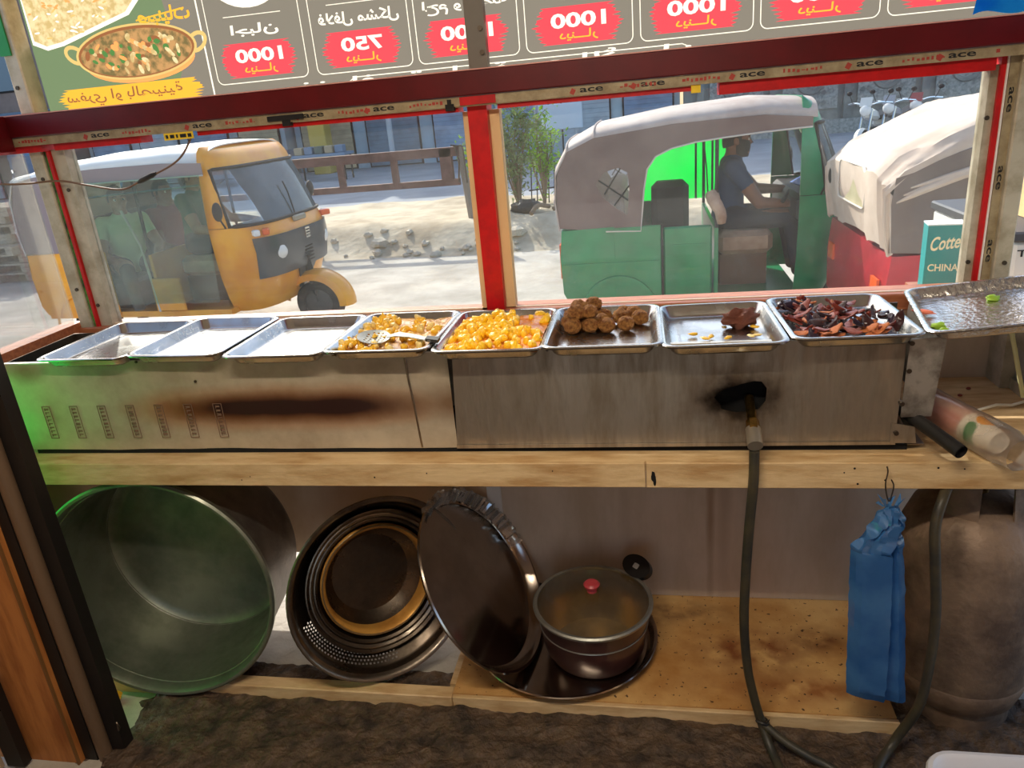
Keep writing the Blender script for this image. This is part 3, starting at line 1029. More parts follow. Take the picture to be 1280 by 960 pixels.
X['bluefilm'] = mat('blue_film', S(70, 120, 210), .3, col2=S(110, 150, 220), nscale=8)
tm = tray_mesh()
tray_info = [
    ((-1.575, 1.925, 1.196), -1.5, 'empty steel tray at the far end by the corner post, partly shadowed', None),
    ((-1.285, 1.925, 1.199), -2, 'empty steel tray between two other empty trays', None),
    ((-.985, 1.905, 1.196), -1, 'empty steel tray next to the tray with the skimmer', None),
    ((-.695, 1.905, 1.199), -1, 'steel tray of pale potato stew with a skimmer lying in it', None),
    ((-.402, 1.895, 1.196), 0, 'steel tray full of bright yellow potato in orange sauce', None),
    ((-.118, 1.89, 1.198), .5, 'steel tray with a pile of round brown falafel', None),
    ((.168, 1.885, 1.195), 1, 'steel tray nearly empty but for one lump of meat', None),
    ((.462, 1.905, 1.198), 2, 'steel tray of dark roasted vegetable and meat pieces', None),
]
TR = []
for (loc, rz, lab, _) in tray_info:
    o = bpy.data.objects.new('serving_tray', tm)
    COL.objects.link(o)
    o.location = loc
    o.rotation_euler = (math.radians(RNG.uniform(-.3, .3)), math.radians(RNG.uniform(-.4, .4)), math.radians(rz))
    tag(o, lab, 'tray', 'serving trays on the food warmer')
    TR.append(o)
t9 = bpy.data.objects.new('serving_tray', tray_mesh(.42, .40, .03))
t9.data.materials[0] = mat('dimpled_steel', S(214, 212, 208), .22, 1.0, bump=.25, bscale=70)
COL.objects.link(t9)
t9.location = (.852, 1.905, 1.222)
t9.rotation_euler = (math.radians(.0), math.radians(-7.5), math.radians(-9))
tag(t9, 'larger dimpled steel tray tilted up against the corner post with green scraps', 'tray', 'serving trays on the food warmer')


def on(tr, x, y, z=0.0):
    """world point inside a tray: local x,y and height above its bottom"""
    return tr.location + Euler(tr.rotation_euler).to_matrix() @ Vector((x, y, -TH + .001 + z))


def put(name, me, tr, x, y, z, s, rot, label, cat, group, scale=None):
    o = bpy.data.objects.new(name, me)
    COL.objects.link(o)
    o.location = on(tr, x, y, z)
    o.rotation_euler = rot
    o.scale = scale or (s, s, s)
    tag(o, label, cat, group)
    return o


def lump(mats, sd, r=(1, .8, .7), amp=.5, f=1.6, nu=10, nv=7):
    return MB().ball((0, 0, 0), r, nu, nv, fn=lambda d: 1 + amp * noise.noise(d * f + Vector((sd, sd * .3, 0)))).mesh('lump', mats, ang=60)


# stews
X['sauce1'] = mat('pale_stew', S(222, 172, 86), .35, col2=S(196, 130, 56), nscale=30, bump=.6, bscale=60, coat=.3)
X['sauce2'] = mat('orange_stew', S(240, 160, 40), .35, col2=S(214, 108, 24), nscale=22, bump=.6, bscale=60, coat=.3)
X['pot1'] = mat('yellow_potato', S(244, 198, 60), .4, col2=S(226, 168, 44), nscale=40, coat=.25)
X['pot2'] = mat('bright_potato', S(250, 206, 36), .4, col2=S(240, 176, 26), nscale=40, coat=.25)
X['pale'] = mat('pale_potato', S(236, 212, 140), .45, col2=S(220, 186, 100), nscale=40)


def stew(tr, m_, hfun, label):
    def f(u, v):
        x, y = (u - .5) * (TW - .042), (v - .5) * (TD - .042)
        return (x, y, -TH + .0025 + hfun(x, y))
    o = MB().grid(f, 40, 46).done('stew', m_)
    o.location = tr.location
    o.rotation_euler = tr.rotation_euler
    tag(o, label, 'stew', kind='stuff')


stew(TR[3], X['sauce1'], lambda x, y: .012 + .006 * noise.noise((x * 20, y * 20, 2)) + .003 * noise.noise((x * 70, y * 70, 2)), 'pale orange potato stew under the skimmer in the steel tray')
stew(TR[4], X['sauce2'], lambda x, y: .014 + .007 * noise.noise((x * 18, y * 18, 7)) + .003 * noise.noise((x * 70, y * 70, 2)), 'orange sauce around the bright yellow potatoes in the steel tray')
pm1 = [lump(X['pot1'], i * 3.1, (1, .7, .6)) for i in range(4)] + [lump(X['pale'], 20 + i, (1, .7, .5)) for i in range(2)]
pm2 = [lump(X['pot2'], i * 2.7 + 40, (1, .75, .65)) for i in range(5)]
n = 0
while n < 110:
    x, y = RNG.uniform(-.118, .118), RNG.uniform(-.158, .158)
    if x > -.01 and RNG.random() < .65:
        continue
    s = RNG.uniform(.009, .017)
    put('potato_chunk', RNG.choice(pm1), TR[3], x, y, .018 + RNG.uniform(0, .010) * (x < 0), s, (RNG.uniform(0, 6), RNG.uniform(0, 6), RNG.uniform(0, 6)), 'yellow potato chunk in the pale stew around the skimmer', 'potato', 'potato chunks in the pale stew')
    n += 1
n = 0
while n < 130:
    x, y = RNG.uniform(-.118, .118), RNG.uniform(-.158, .158)
    if x > .03 and y > .0 and RNG.random() < .8:
        continue
    s = RNG.uniform(.010, .020)
    put('potato_chunk', RNG.choice(pm2), TR[4], x, y, .018 + RNG.uniform(.0, .018) * (1 - abs(x) / .13), s, (RNG.uniform(0, 6), RNG.uniform(0, 6), RNG.uniform(0, 6)), 'bright yellow potato chunk in the orange sauce', 'potato', 'potato chunks in the orange sauce')
    n += 1
# skimmer
sk = thing('skimmer', 'steel skimmer spoon with a slotted head lying across the pale stew', 'skimmer', (-.66, 1.82, 1.2))
mb = MB()
ol = [(-.048 * math.cos(a) if math.cos(a) > 0 else -.040 * math.cos(a), .045 * math.sin(a)) for a in [2 * PI * i / 28 for i in range(28)]]
hs = [ell(-.024 + i * .012, -.03 + j * .012, .0034, .0034, 8) for i in range(5) for j in range(6) if (-.024 + i * .012) ** 2 + (-.03 + j * .012) ** 2 < .0013]
sheet(mb, ol, hs, lambda u, v: (-.725 + u, 1.82 + v, 1.196 + .004 + 3.5 * (u * u + v * v) - .12 * u + .10 * v))
mb.thick(.0012).done('spoon_head', X['alum'], sk)
mb = MB()
hp = [(-.69, 1.818, 1.206, .008), (-.66, 1.812, 1.213, .016), (-.62, 1.80, 1.212, .013), (-.58, 1.787, 1.207, .011), (-.555, 1.778, 1.206, .012)]
mb.loft([[(x, y - w_, z - .001), (x, y - w_, z + .001), (x, y + w_, z + .002), (x, y + w_, z)] for x, y, z, w_ in hp], cap=True)
mb.done('handle', X['alum'], sk)
MB().loft([[(x, y - w_, z - .004), (x, y - w_, z + .004), (x, y + w_, z + .005), (x, y + w_, z - .003)] for x, y, z, w_ in ((-.572, 1.785, 1.207, .0125), (-.535, 1.773, 1.206, .0135))], cap=True).done('grip', X['rubber'], sk)
# falafel
fm = mat('falafel_crust', S(246, 176, 92), .7, col2=S(180, 100, 40), nscale=2.2, lo=.38, hi=.62, bump=1.0, bscale=70)
fme = [MB().ball((0, 0, 0), (1, 1, .86), 34, 24, fn=lambda d, k=i: 1 + .10 * noise.noise(d * 2.2 + Vector((k * 5, 0, 0))) + .10 * noise.noise(d * 6 + Vector((k, 3, 0))) + .05 * noise.noise(d * 15 + Vector((k, 9, 0)))).mesh('falafel', fm, ang=80) for i in range(4)]
FP = [(-.085, .02, 0), (-.038, .022, 0), (.005, .02, 0), (-.098, .065, 0), (-.055, .068, 0), (-.01, .065, .0), (-.095, .112, 0), (-.05, .115, 0), (-.005, .112, 0), (-.075, .155, 0), (-.03, .150, .0), (-.072, .09, .034), (-.04, .045, .032), (-.075, .045, .031), (-.035, .13, .030), (.055, .03, 0), (.04, .10, 0), (.075, .125, 0), (.092, .085, 0), (.05, .14, .0)]
for i, (x, y, z) in enumerate(FP):
    lab = 'round brown fried falafel ball in the pile in its tray' if i < 15 else 'round brown falafel ball lying apart from the pile in its tray'
    put('falafel', fme[i % 4], TR[5], x, y, .021 + z, .0228 * RNG.uniform(.93, 1.06), (RNG.uniform(-.4, .4), RNG.uniform(-.4, .4), RNG.uniform(0, 6)), lab, 'falafel', 'falafel in the steel tray' if i < 15 else 'falafel lying apart')
# lump of meat with scraps
mt = mat('cooked_meat', S(186, 112, 86), .6, col2=S(120, 62, 46), nscale=34, bump=.9, bscale=60)
put('meat_lump', lump(mt, 3, (1, .8, .75), .6, 2.4, 18, 12), TR[6], .062, .045, .024, .034, (0, 0, .4), 'brown lump of cooked meat alone in the steel tray', 'meat', None, (.044, .036, .032))
for i, (x, y) in enumerate(((-.06, -.02), (-.02, -.045), (-.035, -.06), (.02, -.062), (.075, -.055), (.09, -.05), (.025, .07), (.095, .02))):
    put('potato_scrap', pm1[i % 6], TR[6], x, y, .007, .011, (0, 0, i * 1.3), 'small yellow potato scrap left beside the meat lump', 'potato', 'potato scraps beside the meat lump', (.013, .009, .006))
# dark roasted pieces: bent strips
rm = [mat('roast_dark', S(70, 26, 20), .4, col2=S(34, 14, 14), nscale=30, bump=.5, bscale=50, coat=.3), mat('roast_red', S(160, 66, 44), .4, col2=S(104, 34, 26), nscale=30, bump=.5, bscale=50, coat=.3), mat('roast_orange', S(226, 138, 84), .5, col2=S(176, 90, 52), nscale=30, bump=.5, bscale=50), mat('aubergine_skin', S(44, 32, 48), .25, coat=.4)]


def strip(m_, sd):
    mb = MB()
    rings = []
    for k in range(7):
        t = k / 6 - .5
        w_ = .42 * (1 - (2 * t) ** 2 * .75) * (1 + .3 * noise.noise((sd, t * 3, 0)))
        zc = .5 * (t * t) * 2 + .15 * noise.noise((sd, t * 4, 2))
        tw = .8 * noise.noise((sd, t * 2, 5))
        rings.append([(t * 2, w_ * math.cos(a) * math.cos(tw), zc + w_ * math.cos(a) * math.sin(tw) + .12 * math.sin(a) + .25 * abs(math.cos(a)) * w_) for a in [2 * PI * i / 8 for i in range(8)]])
    return mb.loft(rings, cap=True).mesh('strip', m_, ang=60)


sm_ = [strip(rm[i % 4], i * 3.7) for i in range(12)]
n = 0
while n < 120:
    x, y = RNG.uniform(-.112, .112), RNG.uniform(-.15, .15)
    if (x > .05 and y > .05) or (y > .10 and x > -.03 and RNG.random() < .8):
        continue
    s = RNG.uniform(.017, .030)
    k = RNG.choice((0, 0, 1, 1, 1, 2, 3, 4, 5, 6, 8, 9, 10, 11))
    put('roast_piece', sm_[k], TR[7], x, y, .010 + RNG.uniform(0, .034) * (1 - abs(x) / .16), s, (RNG.uniform(-.7, .7), RNG.uniform(-.7, .7), RNG.uniform(0, 6)), 'dark roasted meat or vegetable piece in the tray of roast pieces', 'roast', 'roast pieces in the steel tray')
    n += 1
put('aubergine_piece', lump(rm[3], 9, (1, .4, .35), .25, 1.5, 14, 9), TR[7], -.085, .135, .02, .04, (.2, .1, .2), 'glossy dark aubergine piece at the back corner of the roast tray', 'aubergine', None)
put('aubergine_piece', sm_[0], TR[7], .112, -.085, .028, .03, (.2, -.9, .9), 'pointed dark piece standing at the corner of the roast tray', 'aubergine', None)
# scraps in the tilted tray
gm = mat('green_scrap', S(168, 200, 60), .5, col2=S(110, 160, 40), nscale=40)
for i, (x, y, s) in enumerate(((-.17, -.08, .016), (-.165, -.115, .011), (-.02, .10, .017))):
    o = bpy.data.objects.new('cucumber_scrap', lump(gm, i + 60, (1, .7, .5), .7, 2))
    COL.objects.link(o)
    o.location = t9.location + Euler(t9.rotation_euler).to_matrix() @ Vector((x, y, -.024))
    o.scale = (s, s, s)
    tag(o, ['green scrap near the front edge of the tilted tray', 'tiny green scrap right at the front lip of the tilted tray', 'green scrap in the middle of the tilted tray'][i], 'vegetable', 'green scraps in the tilted tray')
o = bpy.data.objects.new('tomato_scrap', lump(mat('red_scrap', S(226, 120, 90), .5), 71, (1.6, .6, .3), .3, 2))
COL.objects.link(o)
o.location = t9.location + Euler(t9.rotation_euler).to_matrix() @ Vector((-.185, .03, -.018))
o.scale = (.018, .018, .018)
o.rotation_euler = (0, 0, -.7)
tag(o, 'pale red scrap at the left wall of the tilted tray', 'vegetable')

# ------------------------------------------------------------------ cups in their plastic sleeve, streaks standing in for sunlight
cm = mat('paper_cup', S(232, 212, 192), .6, col2=S(206, 140, 120), nscale=20)
cm2 = mat('printed_cup', S(238, 226, 208), .6)
nt = cm2.node_tree
vec, sx, sy, sz = coords(nt)
over(cm2, blob(nt, sx, sz, .012, -.055, .026, .022, None, .15), S(246, 160, 30))
over(cm2, blob(nt, sx, sz, -.03, -.06, .013, .014, None, .3), S(60, 130, 70))
A0, A1 = Vector((.722, 1.965, .921)), Vector((.800, 1.755, .914))
ax = (A1 - A0).normalized()
q = ax.to_track_quat('Z', 'Y')


def cup_mesh(m_):
    return MB().lathe([(.0, -.002), (.026, -.002), (.0265, -.004), (.027, .0), (.038, -.088), (.0395, -.09), (.0405, -.088), (.0395, -.086), (.037, -.085)], 24).mesh('paper_cup', m_, ang=50)


c1, c2 = cup_mesh(cm), cup_mesh(cm2)
for i in range(11):
    o = bpy.data.objects.new('paper_cup', c2 if i == 10 else c1)
    COL.objects.link(o)
    o.rotation_mode = 'QUATERNION'
    o.rotation_quaternion = q
    o.location = A0 + ax * (.075 + i * .0155)
    tag(o, 'orange printed paper cup at the open end of the nested stack' if i == 10 else 'pink and white paper cup nested in the stack on the counter', 'cup', None if i == 10 else 'nested paper cups')
mb = MB()
rings = []
for k in range(15):
    t = k / 14
    c = A0 + ax * (-.03 + .325 * t)
    r = (.047 if t < .9 else .04) if .06 < t else .03
    rings.append([c + q @ Vector((r * (1 + .07 * noise.noise((t * 9, j * .9, 1))) * math.cos(2 * PI * j / 22), r * (1 + .07 * noise.noise((t * 9, j * .9, 4))) * math.sin(2 * PI * j / 22), 0)) for j in range(22)])
mb.loft(rings)
tag(mb.done('plastic_sleeve', sheer('clear_film', (.95, .94, .93, 1), .10, .12, .32, (.95, .92, .9, 1), translucent=True)), 'crinkled clear plastic sleeve around the stack of paper cups', 'bag')
wsm = mat('pale_stick', S(240, 232, 170), .5)
tag(MB().cyl((.985, 2.06, .90), (.955, 2.12, 1.08), .006, n=8).done('sun_streak_rod', wsm), 'pale rod added as a streak of sunlight on the side wall above the cups', 'streak')  # sunlight streak on the wall, modelled as a pale rod
tag(MB().tube([(.86, 2.03, .876), (.92, 2.055, .882), (.96, 2.06, .878), (1.0, 2.08, .88)], .004, 6).done('sun_streak_strip', mat('sun_streak_white', S(244, 240, 226), .5)), 'white strip added as a streak of sunlight on the counter behind the cups', 'paper')  # sunlight streak on the counter, modelled as a white strip
for x, y in ((.86, 2.14), (.9, 2.19)):
    tag(MB().ball((x, y, .877), (.007, .005, .004), 8, 6).done('food_crumb', rm[1]), 'small dark red crumb on the counter behind the cups', 'crumb', 'crumbs behind the cups')
# ------------------------------------------------------------------ pans and pots below the counter
def frame_axis(c, a, up=(0, 0, 1)):
    """matrix whose local +z runs along a"""
    a = Vector(a).normalized()
    x = Vector(up).cross(a)
    x = x.normalized() if x.length > 1e-4 else Vector((1, 0, 0))
    y = a.cross(x)
    m = Matrix((x, y, a)).transposed().to_4x4()
    m.translation = Vector(c)
    return m


# big aluminium pot on its side, mouth to the viewer
ax_ = Vector((-.112, .992, -.061)).normalized()
M1 = frame_axis((-1.555, 1.733, .412), ax_)
pot = thing('cooking_pot', 'huge dull aluminium pot lying on its side, open mouth outward', 'pot', (-1.56, 1.9, .04))
mb = MB()
mb.lathe([(.384, .02), (.386, .004), (.380, -.002), (.372, .0), (.366, .012), (.364, .04), (.3615, .042), (.352, .20), (.343, .30), (.338, .327), (.322, .341), (.30, .343), (.0, .345)], 96, M1)
mb.done('inner_shell', mat('pot_inside', S(150, 152, 138), .42, .85, col2=S(112, 116, 102), nscale=5, rough2=.6, bump=.10, bscale=12), pot)
MB().lathe([(.384, .02), (.379, .024), (.370, .045), (.358, .21), (.350, .31), (.343, .335), (.325, .349), (.0, .351)], 96, M1).done('outer_shell', mat('pot_outside', S(120, 112, 104), .5, .7, col2=S(84, 76, 70), nscale=6, bump=.1), pot)
MB().tube([M1 @ Vector((.3405 * math.cos(t), .3405 * math.sin(t), .322)) for t in [2 * PI * i / 72 for i in range(72)]], .0022, 6, closed=True).done('bottom_seam', X['alum'], pot)

# nested bowls and colander leaning back
ab = Vector((-.61, .766, -.2)).normalized()
M2 = frame_axis((-.857, 1.884, .345), ab)
darksteel = mat('dark_pan_steel', S(120, 108, 96), .25, 1.0, col2=S(80, 70, 60), nscale=7, rough2=.45)
col_ = thing('colander', 'large dark steel colander leaning back, other bowls nested inside', 'colander', (-.86, 1.9, .05))
mb = MB()
mb.lathe([(.300, .006), (.303, .0), (.300, -.005), (.292, -.004), (.286, .002), (.280, .012)], 72, M2).done('rim', X['steelold'], col_)
# perforated wall: built with real holes over the lower arc, plain elsewhere
mb = MB()
NS = 260
lev = [(.280, .012), (.276, .022), (.273, .03)] + [(.271 - .0042 * k, .034 + .0042 * k) for k in range(24)] + [(.165, .145), (.14, .155), (.0, .157)]
rings = [[(r * math.cos(2 * PI * j / NS), r * math.sin(2 * PI * j / NS), z) for j in range(NS)] for r, z in lev]
vs = [mb._add(r_, [], M2) for r_ in rings]
for i in range(len(rings) - 1):
    for j in range(NS):
        if 5 <= i < 26 and (i % 2 == 1) and ((j + i // 2) % 2 == 0) and .74 * NS < j < .97 * NS:
            continue
        mb.b.faces.new([vs[i][j], vs[i][(j + 1) % NS], vs[i + 1][(j + 1) % NS], vs[i + 1][j]])
mb.done('perforated_bowl', darksteel, col_)


def nested(name, lab, R0_, z0, depth, rb, m_, flare=.012):
    M = frame_axis(M2 @ Vector((-.004, .012, z0)), ab)
    o = MB().lathe([(R0_ - .003, .010), (R0_ + .001, .004), (R0_, .0), (R0_ - .004, -.001), (R0_ - flare, .004), (R0_ - flare - .004, .02), (rb + .02, depth - .02), (rb, depth), (.0, depth + .002)], 72, M).done(name, m_)
    tag(o, lab, 'bowl')


nested('mixing_bowl', 'wide dark steel bowl nested directly inside the leaning colander', .238, .040, .115, .14, darksteel)
nested('mixing_bowl', 'middle dark steel bowl between the wide bowl and the small pot', .224, .046, .105, .13, X['steelold'])
nested('mixing_bowl', 'narrower dark steel bowl around the innermost bronze pot', .209, .052, .09, .13, darksteel)
M3 = frame_axis(M2 @ Vector((-.004, .012, .058)), ab)
ip = thing('small_pot', 'innermost bronze tinted steel pot nested in the leaning bowls', 'pot', M3.translation)
MB().lathe([(.182, .010), (.187, .004), (.185, -.002), (.178, -.003), (.170, .004), (.166, .02), (.164, .085), (.150, .098), (.0, .10)], 72, M3).done('bowl', mat('bronze_steel', S(214, 158, 76), .42, .35, col2=S(176, 120, 48), nscale=9, rough2=.6, bump=.15, bscale=14), ip)
MB().tube([M3 @ Vector((.181 * math.cos(t), .181 * math.sin(t), -.003)) for t in [2 * PI * i / 72 for i in range(72)]], .003, 6, closed=True).done('rim', mat('worn_rim', S(200, 180, 140), .3, 1.0), ip)

# flat round tray with the second tray leaning on it
trm = mat('platter_steel', S(176, 162, 150), .14, 1.0, col2=S(156, 142, 130), nscale=5, rough2=.26)
MF = Matrix.Translation((-.300, 2.03, .053))
PROF = [(.300, .030), (.303, .034), (.300, .037), (.292, .035), (.284, .024), (.279, .008), (.268, .001), (.255, .003), (.0, .003)]
fp = tag(MB().lathe(PROF, 80, MF).done('round_platter', trm), 'round steel platter lying flat on the shelf under the lidded pot', 'platter', 'round platters')
at = Vector((-.848, .095, -.522)).normalized()
M4 = frame_axis((-.543, 1.985, .330), at)
lp = thing('round_platter', 'round steel platter standing tilted between the bowls and the lidded pot', 'platter', (-.43, 1.98, .09), group='round platters')
NS = 96
mb = MB()
rings = []
for r, z in [(.306, .008), (.309, .002), (.306, -.003), (.298, -.002), (.290, .010), (.284, .028), (.272, .036), (.262, .0345), (.0, .034)]:
    rings.append([(max(r, 1e-5) * math.cos(2 * PI * j / NS), max(r, 1e-5) * math.sin(2 * PI * j / NS), z) for j in range(NS)])
mb.loft(rings, m=M4).done('dish', trm, lp)
# crimped film still stuck along part of the rim
mb = MB()
rings = []
for k in range(70):
    t = math.radians(80 + 112 * k / 69)
    j1, j2 = RNG.uniform(-.006, .006), RNG.uniform(-.008, .008)
    rings.append([M4 @ Vector((r * math.cos(t), r * math.sin(t), z)) for r, z in ((.312 + j1, .010), (.313 + j2, -.004 + j1), (.300 + j1, -.008 + j2), (.290, .006 + j2), (.276 + j2, .028 + j1))])
mb.loft(rings, closed=False).done('crimped_film', sheer('crimped_film', (.9, .88, .85, 1), .40, .10, .16, (.9, .85, .78, 1)), lp)

# pot with glass lid
px_, py_ = -.2, 1.985
cp = thing('casserole', 'dark red enamel pot with bronze inside standing on the flat platter', 'pot', (px_, py_, .057))
mar = mat('maroon_enamel', S(70, 40, 36), .3, col2=S(48, 26, 26), nscale=8, coat=.4)
Mc = Matrix.Translation((px_, py_, .058))
MB().lathe([(.0, .0), (.125, .0), (.145, .008), (.162, .04), (.170, .10), (.176, .165), (.184, .188)], 64, Mc).done('outer_wall', mar, cp)
MB().lathe([(.0, .006), (.12, .006), (.142, .014), (.157, .045), (.166, .10), (.172, .165), (.184, .188)], 64, Mc).done('inner_wall', mat('olive_bronze', S(182, 156, 100), .34, .8, col2=S(150, 126, 78), nscale=7), cp)
MB().tube([Mc @ Vector((.173 * math.cos(t), .173 * math.sin(t), .125)) for t in [2 * PI * i / 64 for i in range(64)]], .0022, 6, closed=True).done('ridge', X['alum'], cp)
Mh = Matrix.Translation((px_ + .145, py_ + .165, .262)) @ R(38, 0, -45)
ho = MB().prism(ell(0, 0, .058, .038, 28), .02, Mh).done('handle', mat('black_bakelite', S(26, 24, 24), .35), cp)
MB().prism(rrect(.022, .018, .004), .003, Mh @ Matrix.Translation((0, 0, .0175))).done('badge', mat('badge_white', S(200, 198, 190), .4), ho)
lid = thing('glass_lid', 'domed glass lid with a steel rim and red knob on the pot', 'lid', (px_, py_, .25))
Ml = Matrix.Translation((px_, py_, .25)) @ R(0, 0, 0)
MB().lathe([(.180, .002), (.16, .012), (.12, .026), (.06, .036), (.0, .039)], 56, Ml).done('dome', sheer('lid_glass', (.90, .87, .76, 1), .06, .05, .03, fres=.8), lid)
MB().lathe([(.190, -.008), (.192, .0), (.187, .005), (.178, .004), (.178, -.003), (.188, -.006)], 64, Ml).done('rim', X['alum'], lid)
kn = MB().lathe([(.0, .036), (.016, .038), (.014, .05), (.024, .056), (.026, .064), (.020, .070), (.0, .072)], 24, Ml).done('knob', mat('red_knob', S(176, 60, 66), .4), lid)

# hose from the warmer, looping on the floor and up to the gas bottle
hose = thing('gas_hose', 'black rubber gas hose hanging from the warmer down to the floor', 'hose', (.24, 1.71, .02))
hp = smoothpath([(.244, 1.712, .915), (.243, 1.705, .83), (.236, 1.705, .70), (.231, 1.706, .55), (.231, 1.706, .40), (.243, 1.706, .26), (.262, 1.705, .16), (.283, 1.70, .078), (.302, 1.66, .030), (.320, 1.595, .016), (.35, 1.46, .014), (.42, 1.32, .014), (.52, 1.36, .014), (.56, 1.50, .015), (.565, 1.60, .022), (.625, 1.675, .055), (.672, 1.668, .19), (.686, 1.672, .34), (.684, 1.672, .48), (.670, 1.676, .62), (.664, 1.69, .72), (.682, 1.715, .782), (.72, 1.78, .792), (.78, 1.88, .775)], 8)
MB().tube(hp, .0125, 12).done('tube', mat('hose_rubber', S(46, 44, 38), .45, col2=S(70, 62, 44), nscale=12), hose)
h2 = smoothpath([(.290, 1.690, .075), (.34, 1.66, .05), (.40, 1.63, .032), (.455, 1.605, .02), (.52, 1.54, .014), (.60, 1.42, .014), (.7, 1.3, .014)], 8)
tag(MB().tube(h2, .0115, 12).done('branch_hose', bpy.data.materials['hose_rubber']), 'second black hose running along the floor from the tied joint', 'hose')
mb = MB()
mb.tube(smoothpath([(.270, 1.690, .085), (.285, 1.680, .088), (.302, 1.687, .076), (.298, 1.715, .070), (.28, 1.716, .075), (.270, 1.690, .085)], 5), .004, 6).tube([(.288, 1.685, .088), (.296, 1.672, .1), (.300, 1.67, .112)], .0018, 5)
mb.done('wire_tie', X['rubber'], hose)
ft = thing('gas_fitting', 'brass and steel hose fitting coming out of the sooty hole', 'fitting', (.244, 1.75, .96))
MB().cyl((.246, 1.85, 1.0), (.244, 1.74, .962), .012, n=12).done('nipple', X['brass'], ft)
MB().cyl((.2445, 1.765, .972), (.244, 1.74, .958), .016, n=6).done('hex_nut', X['brass'], ft)
MB().cyl((.244, 1.748, .957), (.244, 1.700, .934), .0185, n=18).done('knurled_cap', mat('chrome_cap', S(220, 214, 200), .3, .9), ft)

# gas bottle
gb = thing('gas_cylinder', 'large rusty brown steel gas cylinder standing under the counter end', 'gas cylinder', (.852, 1.925, .0))
gm_ = mat('rusty_bottle', S(136, 112, 92), .5, .2, col2=S(88, 70, 58), nscale=7, bump=.25, bscale=35, rough2=.75)
Mg = Matrix.Translation((.852, 1.925, .0))
MB().lathe([(.0, .035), (.12, .04), (.165, .075), (.178, .12), (.181, .145), (.179, .15), (.181, .155), (.181, .52), (.176, .58), (.155, .635), (.11, .672), (.06, .69), (.0, .695)], 64, Mg).done('body', gm_, gb)
MB().lathe([(.150, .0), (.150, .07), (.144, .07), (.144, .0), (.150, .0)], 48, Mg).done('foot_ring', gm_, gb)
for a0, a1 in ((200, 250), (290, 350), (30, 150)):
    mb = MB()
    rings = []
    for k in range(10):
        t = math.radians(a0 + (a1 - a0) * k / 9)
        rings.append([(.852 + r * math.cos(t), 1.925 + r * math.sin(t), z) for r, z in ((.125, .645), (.105, .79), (.101, .79), (.118, .645))])
    mb.loft(rings, cap=True).done('collar_plate', gm_, gb)
MB().tube([(.852 + .104 * math.cos(t), 1.925 + .104 * math.sin(t), .79) for t in [2 * PI * i / 40 for i in range(40)]], .010, 8, closed=True).done('carrying_ring', gm_, gb)
vb = MB().cyl((.852, 1.925, .69), (.852, 1.925, .755), .022, n=16).done('valve', X['brass'], gb)
MB().cyl((.852, 1.90, .755), (.80, 1.885, .778), .026, n=16).cyl((.852, 1.905, .735), (.852, 1.905, .79), .034, n=20).done('regulator', mat('teal_regulator', S(90, 150, 130), .4), gb)

# hook and blue bag
hk = MB().tube(smoothpath([(.554, 1.727, .864), (.553, 1.714, .856), (.548, 1.706, .83), (.552, 1.702, .80), (.558, 1.700, .785), (.563, 1.702, .80), (.566, 1.704, .825), (.560, 1.706, .84)], 5), .0018, 6).done('wire_hook', X['screw'])
tag(hk, 'thin bent wire hook on the counter edge holding the blue bag', 'hook')
bag = thing('plastic_bag', 'knotted blue plastic bag hanging from the hook in front of the gas cylinder', 'bag', (.556, 1.69, .2))
bm_ = vinyl('blue_bag', S(76, 132, 190), .35, S(50, 108, 172), 8)
nt = bm_.node_tree
gl = nt.nodes.new('ShaderNodeBsdfGlossy')
gl.inputs['Roughness'].default_value = .18
mx = nt.nodes.new('ShaderNodeMixShader')
mx.inputs[0].default_value = .12
out = [n_ for n_ in nt.nodes if n_.type == 'OUTPUT_MATERIAL'][0]
nt.links.new(out.inputs[0].links[0].from_socket, mx.inputs[1])
nt.links.new(gl.outputs[0], mx.inputs[2])
nt.links.new(mx.outputs[0], out.inputs[0])
LV = [(.775, .545, .572, .012), (.755, .532, .590, .020), (.735, .525, .596, .026), (.715, .512, .592, .026), (.695, .498, .592, .028), (.672, .480, .594, .03), (.655, .476, .598, .032), (.60, .478, .606, .034), (.50, .482, .616, .036), (.40, .487, .626, .037), (.30, .491, .636, .036), (.24, .494, .643, .032), (.205, .497, .647, .014)]
mb = MB()
rings = []
PR = [(0, 0), (.08, -.5), (.18, -.8), (.3, -.86), (.4, -.9), (.52, -.95), (0, 0), (0, 0), (0, 0), (.85, -.55), (.93, -.3), (1, 0), (.9, .4), (.8, .6), (.65, .8), (.5, .9), (.35, .8), (.2, .7), (.1, .4)]
NL = 60
for q_ in range(NL + 1):
    f = q_ / NL * (len(LV) - 1)
    i = min(int(f), len(LV) - 2)
    z, x0, x1, dp = [a + (b - a) * (f - i) for a, b in zip(LV[i], LV[i + 1])]
    low = (LV[0][0] - z) / (LV[0][0] - LV[-1][0])
    fx = .74 - .16 * max(0, low - .12)
    cr = .012 if low < .2 else .0035
    ring = []
    for k, (u, v) in enumerate(PR):
        if 6 <= k <= 8:
            u, v = ((fx, -1.0), (fx + .015, -.35), (fx + .03, -.2))[k - 6]
        wob = Vector((noise.noise((z * 38, k * .8, 3)), noise.noise((z * 38, k * .8, 9)), 0)) * cr
        ring.append((x0 + (x1 - x0) * u + wob.x, 1.687 + v * dp + wob.y * 1.3, z - (.022 * u if low > .8 else 0) + (cr * .9 * noise.noise((k * 2.1, z * 30, 8)))))
    rings.append(ring)
mb.loft(rings, cap=True).done('sack', bm_, bag, ang=22)
mb = MB()
